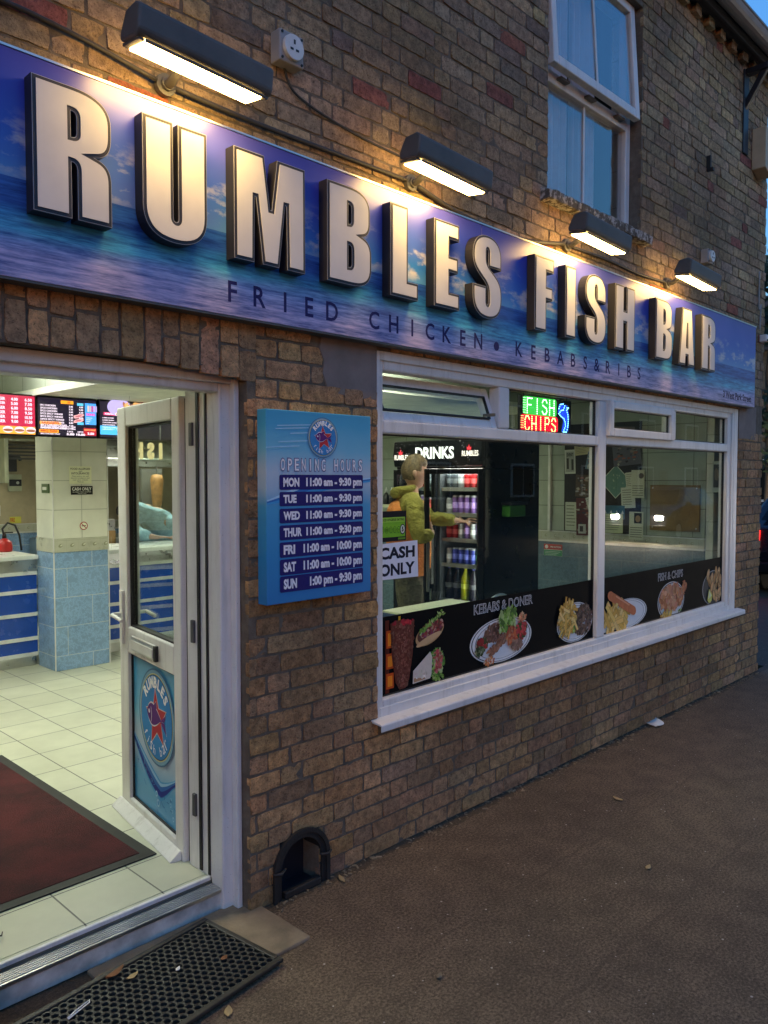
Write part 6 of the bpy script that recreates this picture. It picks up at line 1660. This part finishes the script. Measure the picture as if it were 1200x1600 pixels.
def man_at_fridge():
    base = Vector((4.285, 1.50, .10)); r = thing('person', 'person in an olive hoodie and orange vest reaching into the drinks fridge', 'person', base)
    fw_ = Vector((.78, -.62, 0)).normalized(); sd = Vector((fw_.y, -fw_.x, 0)); up_ = Vector((0, 0, 1))    # sd: his right hand side
    P = lambda a, b, z: base + fw_ * a + sd * b + up_ * z
    rh_w = Vector((4.245, 1.235, 1.262)); lh_w = Vector((4.60, 1.315, 1.335))
    rsh, lsh = P(.0, .175, 1.385), P(.03, -.175, 1.385)
    rel = P(.02, .30, 1.13); lel = P(.20, -.22, 1.245)
    # body: one skin from feet to neck and finger tips
    V = [P(0, 0, .86), P(0, 0, 1.05), P(.01, 0, 1.24), P(.0, 0, 1.38), P(.02, 0, 1.46), P(.03, 0, 1.53)]
    E_ = [(0, 1), (1, 2), (2, 3), (3, 4), (4, 5)]; Rr = [(.09, .07), (.10, .075), (.12, .085), (.10, .07), (.055, .055), (.05, .05)]
    def limb(par, pts, rs):
        for p, q in zip(pts, rs): V.append(p); Rr.append(q); E_.append((par, len(V) - 1)); par = len(V) - 1
        return par
    for s_ in (1, -1):
        limb(0, [P(0, s_ * .09, .80), P(.02, s_ * .10, .46), P(-.01, s_ * .11, .09), P(.10, s_ * .13, .03)], [.055, .042, .036, .032])
    w = limb(3, [rsh, rel, rel.lerp(rh_w, .55), rh_w], [.055, .040, .034, .026]); hand_chain(V, E_, Rr, w, rh_w, Vector((.45, .85, .12)), up_, Vector((-.85, .45, 0)), curl=.55)
    w = limb(3, [lsh, lel, lel.lerp(lh_w, .55), lh_w], [.055, .040, .034, .026]); hand_chain(V, E_, Rr, w, lh_w, Vector((.72, -.68, -.10)), Vector((.3, .3, .75)), Vector((.2, .2, .9)), curl=.10, spread=.22)
    skin_mesh('body', V, E_, Rr, 'skin', r, 2)
    # hoodie over torso and arms
    V = [P(0, 0, .90), P(0, 0, 1.06), P(.005, 0, 1.24), P(-.005, 0, 1.385), P(.005, 0, 1.45)]; E_ = [(0, 1), (1, 2), (2, 3), (3, 4)]; Rr = [(.155, .118), (.152, .112), (.165, .122), (.135, .10), (.085, .08)]
    limb(3, [rsh + up_ * .005, rel, rel.lerp(rh_w, .5), rel.lerp(rh_w, .95)], [.080, .066, .056, .045]); limb(3, [lsh + up_ * .005, lel, lel.lerp(lh_w, .5), lel.lerp(lh_w, 1.0)], [.080, .064, .054, .044])
    skin_mesh('hoodie', V, E_, Rr, 'hoodie', r, 2, jit=.003)
    mb = MB(); ring = []
    for k in range(14):
        a = math.pi * 2 * k / 13; ring.append(P(-.03 + .066 * math.cos(a), .075 * math.sin(a), 1.475 - .045 * (.5 - .5 * math.cos(a)) * 1.0 + .01))
    mb.tube(ring, [.020 + .016 * (1 - math.cos(math.pi * 2 * k / 13)) / 2 * 1.6 for k in range(14)], 10); mb.build('hood', 'hoodie', r, smooth=True)
    V = [P(0, 0, .80), P(0, 0, .98), P(.0, 0, 1.16), P(-.012, 0, 1.30), P(-.03, 0, 1.42)]; E_ = [(0, 1), (1, 2), (2, 3), (3, 4)]; Rr = [(.190, .160), (.188, .156), (.195, .165), (.182, .165), (.135, .118)]
    skin_mesh('vest', V, E_, Rr, 'vest', r, 2, jit=.002)
    V = [P(0, 0, .92), P(0, 0, .80)]; E_ = [(0, 1)]; Rr = [(.145, .112), (.15, .118)]
    for s_ in (1, -1): limb(1, [P(.0, s_ * .085, .72), P(.03, s_ * .10, .46), P(.0, s_ * .11, .14)], [.105, .080, .066])
    skin_mesh('trousers', V, E_, Rr, 'trousers', r, 2, jit=.002)
    for s_ in (1, -1):
        V = [P(-.05, s_ * .115, .045), P(.05, s_ * .125, .05), P(.16, s_ * .135, .03)]; skin_mesh('shoe', V, [(0, 1), (1, 2)], [(.045, .04), (.045, .042), (.038, .026)], 'black_plastic', r, 1)
    head_mesh('head', P(.045, 0, 1.585), (fw_.x, fw_.y), r, 1.0, 'hair', -.10)
man_at_fridge()

def worker():
    base = Vector((4.12, 4.98, .12)); r = thing('person', 'person in a pale blue shirt bending over behind the counter', 'person', base)
    P = lambda x, y, z: base + Vector((x, y, z))
    V = [P(.22, .08, .82), P(.16, .02, 1.02), P(.03, -.06, 1.20), P(-.12, -.12, 1.21), P(-.22, -.15, 1.16)]
    E_ = [(0, 1), (1, 2), (2, 3), (3, 4)]; Rr = [(.10, .09), (.11, .10), (.12, .11), (.10, .085), (.05, .05)]
    def limb(par, pts, rs):
        for p, q in zip(pts, rs): V.append(p); Rr.append(q); E_.append((par, len(V) - 1)); par = len(V) - 1
        return par
    rw, lw = P(.16, -.42, .955), P(-.14, -.42, .955)
    ra = [P(.10, -.22, 1.10), P(.24, -.34, 1.01), rw]; la = [P(-.22, -.05, 1.10), P(-.26, -.26, .99), lw]
    w = limb(2, ra, [.06, .045, .028]); hand_chain(V, E_, Rr, w, rw, Vector((-.8, -.1, .0)), Vector((0, -1, 0)), Vector((0, 0, 1)), .15)
    w = limb(3, la, [.06, .045, .028]); hand_chain(V, E_, Rr, w, lw, Vector((.8, -.1, 0)), Vector((0, -1, 0)), Vector((0, 0, 1)), .15)
    for s_ in (1, -1): limb(0, [P(.22 + s_ * .09, .10, .70), P(.2 + s_ * .10, .08, .42), P(.2 + s_ * .1, .10, .06)], [.09, .06, .045])
    skin_mesh('body', V, E_, Rr, 'skin', r, 2)
    V = [P(.22, .08, .84), P(.16, .02, 1.03), P(.03, -.06, 1.22), P(-.12, -.12, 1.22)]; E_ = [(0, 1), (1, 2), (2, 3)]; Rr = [(.175, .165), (.195, .19), (.21, .20), (.16, .15)]
    limb(2, ra[:2] + [ra[1].lerp(rw, .8)], [.09, .075, .055]); limb(3, la[:2] + [la[1].lerp(lw, .8)], [.09, .075, .055])
    skin_mesh('shirt', V, E_, Rr, 'shirt', r, 2, jit=.003)
    V = [P(.22, .08, .86), P(.22, .10, .74)]; E_ = [(0, 1)]; Rr = [(.16, .15), (.16, .15)]
    for s_ in (1, -1): limb(1, [P(.22 + s_ * .09, .10, .66), P(.2 + s_ * .10, .08, .40), P(.2 + s_ * .1, .10, .03)], [.10, .075, .06])
    skin_mesh('trousers', V, E_, Rr, 'black_plastic', r, 2)
    head_mesh('head', P(-.30, -.16, 1.17), (-.9, -.45), r, .98, 'dark_hair', -.75)
worker()

# ------------------------------------------------------------ doormat, litter, leaves
mt = thing('rubber_doormat', 'black perforated rubber doormat on the pavement in front of the doorway', 'doormat', (1.2, -.18, .012))
MT = Matrix.Translation((1.19, -.185, .0135)) @ Matrix.Rotation(R(6.5), 4, 'Z')
mb = MB(); hx, hy = .435, .205
for a in ((-hx, hx, -hy, -hy + .022), (-hx, hx, hy - .022, hy), (-hx, -hx + .022, -hy + .022, hy - .022), (hx - .022, hx, -hy + .022, hy - .022)): mb.box(a[0], a[1], a[2], a[3], 0, .014, 0, MT)
mb.build('rim', 'rubber', mt, bevel=.004)
mb = MB(); mb.box(-hx + .01, hx - .01, -hy + .01, hy - .01, 0, .0015, 0, MT); mb.build('base_sheet', plain('dusty_rubber', (.11, .09, .065), .9, var=.4, nscale=40), mt)
mb = MB(); p_ = .0275; ro = .0158; ri = .0098; j = 0; yy = -hy + .03
while yy < hy - .028:
    xx = -hx + .034 + (p_ / 2 if j % 2 else 0)
    while xx < hx - .03:
        n = 6; o = []; i_ = []
        for k in range(n):
            a = 2 * math.pi * (k + .5) / n; o.append((xx + ro * math.cos(a), yy + ro * math.sin(a)))
        b = len(mb.v)
        for rr_, z in ((ro, .0135), (ri * 1.12, .0125), (ri, .002), (ro, .010)):
            for k in range(12):
                a = 2 * math.pi * (k + .5) / 12; q = rr_ * (.97 if rr_ == ro and k % 2 else 1)
                mb.v.append(tuple(MT @ Vector((xx + q * math.cos(a), yy + q * math.sin(a), z))))
        for l in ((0, 1), (1, 2), (3, 0)):
            for k in range(12): mb.f.append([b + l[0] * 12 + k, b + l[0] * 12 + (k + 1) % 12, b + l[1] * 12 + (k + 1) % 12, b + l[1] * 12 + k]); mb.m.append(0); mb.c.append((1, 1, 1))
        xx += p_
    yy += p_ * .87; j += 1
mb.build('perforated_mesh', 'rubber', mt)

def leaf(name, x, y, z, L, w, rot, m, label, cat, curl=.25, n=7):
    mb = MB(); rr_ = random.Random(int(x * 1000))
    for i in range(n + 1):
        t = i / n; hw = w * math.sin(math.pi * (t * .9 + .06)) * .5
        for s_ in (-1, 0, 1):
            p = Vector(((t - .5) * L, s_ * hw, .002 + curl * L * .25 * (s_ * s_) + curl * L * .3 * (2 * t - 1) ** 2 + rr_.uniform(0, .0015)))
            mb.v.append(tuple(Matrix.Translation((x, y, z)) @ Matrix.Rotation(rot, 4, 'Z') @ p))
    for i in range(n):
        for q in (0, 1): mb.f.append([i * 3 + q, i * 3 + q + 1, i * 3 + q + 4, i * 3 + q + 3]); mb.m.append(0); mb.c.append((1, 1, 1))
    o = mb.build(name, m, None, smooth=True, origin=(x, y, z)); tag(o, label, cat)
    md = o.modifiers.new('thickness', 'SOLIDIFY'); md.thickness = .0012
    return o
leaf('paper_scrap', 5.056, -.035, .0, .20, .12, .5, 'white_paper', 'crumpled white paper scrap on the pavement beside the wall', 'litter', .12)
leaf('leaf', 1.375, -.405, .0, .05, .026, .9, 'dead_leaf', 'pale dry leaf on the pavement below the doormat', 'leaf')
leaf('leaf', 3.712, -.475, .0, .06, .028, 1.4, 'dead_leaf', 'small pale leaf alone in the middle of the pavement', 'leaf')
leaf('leaf', 3.142, -.916, .0, .045, .022, .2, 'dead_leaf', 'small pale leaf nearest the lower right of the pavement', 'leaf')
leaf('stone_chip', 1.961, -.759, .0, .03, .02, .3, 'stone_slab', 'small brown chip lying on the pavement nearest the camera', 'litter', .5)
leaf('leaf', 2.17, -.06, .0, .06, .022, 1.2, 'dead_leaf', 'pale twisted leaf beside the iron boot scraper', 'leaf')
leaf('leaf', 1.20, -.02, .026, .075, .026, .3, 'rusty_leaf', 'brown curled leaf on the upper edge of the doormat', 'leaf', .4)
leaf('leaf', 1.50, -.20, .026, .03, .02, .3, 'rusty_leaf', 'small orange leaf on the right half of the doormat', 'leaf', .3)
leaf('leaf', 1.235, -.07, .026, .045, .02, .2, 'dead_leaf', 'pale leaf on the doormat next to the brown curled leaf', 'leaf', .3)
leaf('paper_scrap', 1.36, -.14, .026, .025, .014, .6, 'white_paper', 'tiny white scrap in the middle of the doormat', 'litter', .3)
mb = MB(); mb.tube([(1.00, -.115, .03), (1.03, -.10, .031), (1.07, -.085, .03), (1.085, -.082, .03), (1.08, -.092, .031), (1.04, -.105, .03), (1.00, -.12, .03)], .0022, 6)
tag(mb.build('elastic_loop', 'white_paper', smooth=True, origin=(1.04, -.1, .03)), 'thin white looped strip lying on the doormat', 'litter')
mb = MB(); mb.tube([(.885, .26, .112), (.93, .30, .113), (.95, .335, .118), (.975, .33, .113), (.985, .35, .113)], [.002, .003, .002, .003, .002], 6)
tag(mb.build('twig', 'bark', smooth=True, origin=(.93, .3, .112)), 'small dark twig on the tiles just inside the threshold', 'twig')
rl_ = random.Random(11); mb = MB()
for k in range(330):
    x = rl_.uniform(1.8, 7.0); y = -abs(rl_.gauss(0, .035)) - .004; a = rl_.uniform(0, 3.1); s_ = rl_.uniform(.003, .013)
    mb.box(-s_, s_, -s_ * .35, s_ * .35, 0, s_ * .4, 0, Matrix.Translation((x, y, .001)) @ Matrix.Rotation(a, 4, 'Z') @ Matrix.Rotation(rl_.uniform(-.3, .3), 4, 'X'))
mb.build('wall_foot_debris', 'stone_slab', None, kind='stuff')

# ------------------------------------------------------------ street beyond the corner
def make_car(label):
    r = thing('parked_car', label, 'car', (0, 0, 0))
    W2 = .86; prof = [(-2.05, .42), (-2.10, .62), (-2.06, .95), (-1.92, 1.05), (-1.55, 1.42), (-.9, 1.50), (.1, 1.46), (.75, 1.05), (1.65, .92), (2.02, .78), (2.08, .45), (1.9, .28), (-1.9, .28)]
    mb = MB(); n = len(prof); secs = [(-W2, .90), (-W2 + .05, .985), (-W2 + .2, 1.0), (W2 - .2, 1.0), (W2 - .05, .985), (W2, .90)]
    for y, k in secs:
        for x, z in prof:
            ins = max(0, z - .95) * .38 * (1 if abs(y) > .5 else .0); yy = y - math.copysign(ins, y) if abs(y) > .5 else y
            mb.v.append((x * (.97 + .03 * k), yy, .28 + (z - .28) * k))
    for i in range(len(secs) - 1):
        for j in range(n): mb.f.append([i * n + j, i * n + (j + 1) % n, (i + 1) * n + (j + 1) % n, (i + 1) * n + j]); mb.m.append(0); mb.c.append((1, 1, 1))
    for e in (list(range(n))[::-1], list(range((len(secs) - 1) * n, len(secs) * n))): mb.f.append(e); mb.m.append(0); mb.c.append((1, 1, 1))
    mb.build('bodywork', 'car_paint', r, local=True, bevel=.03)
    mb = MB(); mb.quad((-1.99, -.6, 1.06), (-1.99, .6, 1.06), (-1.63, .52, 1.38), (-1.63, -.52, 1.38)); mb.build('rear_window', 'black_gloss', r, local=True)
    mb = MB(); mb.quad((.85, -.62, 1.06), (.85, .62, 1.06), (.25, .52, 1.41), (.25, -.52, 1.41)); mb.build('windscreen', 'black_gloss', r, local=True)
    for sx in (-1.32, 1.32):
        for sy in (-.80, .80):
            mb = MB(); mb.tube([(sx, sy - .09, .31), (sx, sy + .09, .31)], .31, 22); w = mb.build('wheel', 'tyre', r, local=True, bevel=.02)
            mb = MB(); q = math.copysign(.093, sy); mb.tube([(sx, sy + q, .31), (sx, sy + q * 1.1, .31)], .19, 14); mb.build('rim', 'alu', w, local=True)
    for s_ in (-1, 1):
        mb = MB(); mb.box(-2.125, -2.02, s_ * .70 - .11, s_ * .70 + .11, .66, .94); mb.build('tail_light', 'tail', r, local=True, bevel=.02)
        mb = MB(); mb.box(2.02, 2.085, s_ * .62 - .10, s_ * .62 + .10, .62, .74); mb.build('headlight', 'head', r, local=True, bevel=.02)
        mb = MB(); mb.box(.55, .75, s_ * .93 - .06, s_ * .93 + .06, .98, 1.10); mb.build('wing_mirror', 'car_paint', r, local=True, bevel=.02)
    mb = MB(); mb.box(-2.14, -2.10, -.26, .26, .50, .61); mb.build('number_plate', 'white_paper', r, local=True)
    for xa, xb in ((-2.13, -2.0), (1.98, 2.12)): mb = MB(); mb.box(xa, xb, -.84, .84, .34, .48); mb.build('bumper', 'black_plastic', r, local=True, bevel=.03)
    return r
car = make_car('dark car with red tail lights lit, parked past the corner of the building')
car2 = copy_tree(car); car2['label'] = 'dark car coming along the road with white headlights, seen mirrored in the window'
car.location = (13.75, 1.05, 0); car.rotation_euler = (0, 0, R(2))
car2.location = (22.6, -7.9, -.11); car2.rotation_euler = (0, 0, R(180 - 4))

def tree(name, x, y, h, r0, label, n=2600, seed=1, zb=1.7):
    t = thing(name, label, 'tree', (x, y, 0)); q = random.Random(seed)
    mb = MB(); mb.tube([(x, y, 0), (x + .05, y, h * .3), (x - .08, y + .05, h * .62), (x, y, h * .85)], [.17, .13, .08, .03], 8)
    for k in range(9):
        a = q.uniform(0, 6.28); z = h * q.uniform(.28, .7); mb.tube([(x, y, z), (x + r0 * .4 * math.cos(a), y + r0 * .4 * math.sin(a), z + .5), (x + r0 * .8 * math.cos(a), y + r0 * .8 * math.sin(a), z + .9)], [.05, .035, .012], 6)
    mb.build('trunk', 'bark', t, smooth=True)
    mb = MB(); cl = [(q.gauss(0, .42), q.gauss(0, .42), q.uniform(0, 1), q.uniform(.35, .75)) for _ in range(34)]
    for k in range(n):
        cx, cy, cz, cr = q.choice(cl); d = Vector((q.gauss(0, 1), q.gauss(0, 1), q.gauss(0, 1))).normalized() * (cr * q.random() ** .4)
        w = .55 + .9 * math.sin(math.pi * min(1, cz + .12)); p = Vector((x + cx * r0 * w + d.x * r0 * .45, y + cy * r0 * w + d.y * r0 * .45, zb + cz * (h - zb) + d.z * .55))
        u = Vector((q.gauss(0, 1), q.gauss(0, 1), q.gauss(0, 1))).normalized(); v = u.orthogonal().normalized(); s_ = q.uniform(.06, .13)
        mb.quad(p - u * s_, p + v * s_ * .5, p + u * s_, p - v * s_ * .5)
    mb.build('crown', 'leaf', t)
tree('garden_tree', 18.2, 3.6, 6.3, 1.9, 'dark leafy tree beyond the corner of the building', 5200, 3, 1.9)
tree('garden_tree', 24.5, 8.0, 8.0, 2.6, 'taller dark tree farther behind the leafy tree', 3600, 5, 1.6)
hs2 = thing('neighbour_house', 'pale house with a white framed window behind the trees at the right edge', 'house', (27, 7, 0))
mb = MB(); mb.box(25.5, 33, 3.5, 14, 0, 5.5); mb.build('wall', 'mortar', hs2)
mb = MB(); mb.prism([(3.2, 5.5), (14.3, 5.5), (8.7, 8.5)], 'x', 25.2, 33.3); mb.build('roof', 'slate', hs2)
mb = MB(); mb.box(25.40, 25.495, 5.2, 7.2, .9, 2.3); wf = mb.build('window', 'upvc', hs2)
mb = MB()
for k in range(3): mb.box(25.385, 25.399, 5.3 + .63 * k, 5.84 + .63 * k, 1.0, 2.2)
mb.build('pane', 'black_gloss', wf)
gf = thing('garden_fence', 'dark wooden fence past the corner of the building', 'fence', (15.8, 3, 0))
for k in range(9):
    mb = MB(); mb.box(15.7, 15.8, 2.2 + k * 1.5, 2.3 + k * 1.5, 0, 1.25); mb.build('post', 'bark', gf)
mb = MB()
for k in range(100): mb.box(15.80 + .004 * (k % 2), 15.825 + .004 * (k % 2), 2.1 + k * .125, 2.215 + k * .125, .03, 1.2)
mb.build('boards', plain('dark_fence', (.03, .028, .03), .85, var=.3), gf)
# the far side of the street (mirrored in the panes)
tr = thing('terrace_house', 'brick terrace house across the road, mirrored in the shop window', 'house', (0, 0, 0), 'terrace houses across the road')
mb = MB(); mb.box(-2.99, 2.99, -8, 0, -.1, 5.6); mb.build('wall', 'mortar', tr, local=True)
mb = MB(); mb.prism([(-8.4, 5.6), (.3, 5.6), (-4, 8.6)], 'x', -2.995, 2.995); rf = mb.build('roof', 'slate', tr, local=True)
mb = MB(); mb.box(1.5, 2.4, -4.5, -3.5, 7.8, 9.6); mb.build('chimney', 'mortar', rf, local=True)
for z in (.8, 3.4):
    mb = MB(); mb.box(-1.9, -.1, .003, .07, z, z + 1.5); w = mb.build('window', 'upvc', tr, local=True)
    for xa in (-1.8, -.97): mb = MB(); mb.box(xa, xa + .77, .071, .08, z + .1, z + 1.4); mb.build('pane', 'black_gloss', w, local=True)
mb = MB(); mb.box(.7, 1.7, .003, .06, -.1, 2.1); mb.build('front_door', 'car_paint', tr, local=True)
for k in range(23):
    o = tr if k == 0 else copy_tree(tr); o.location = (-5 + 6 * k, -18, 0)
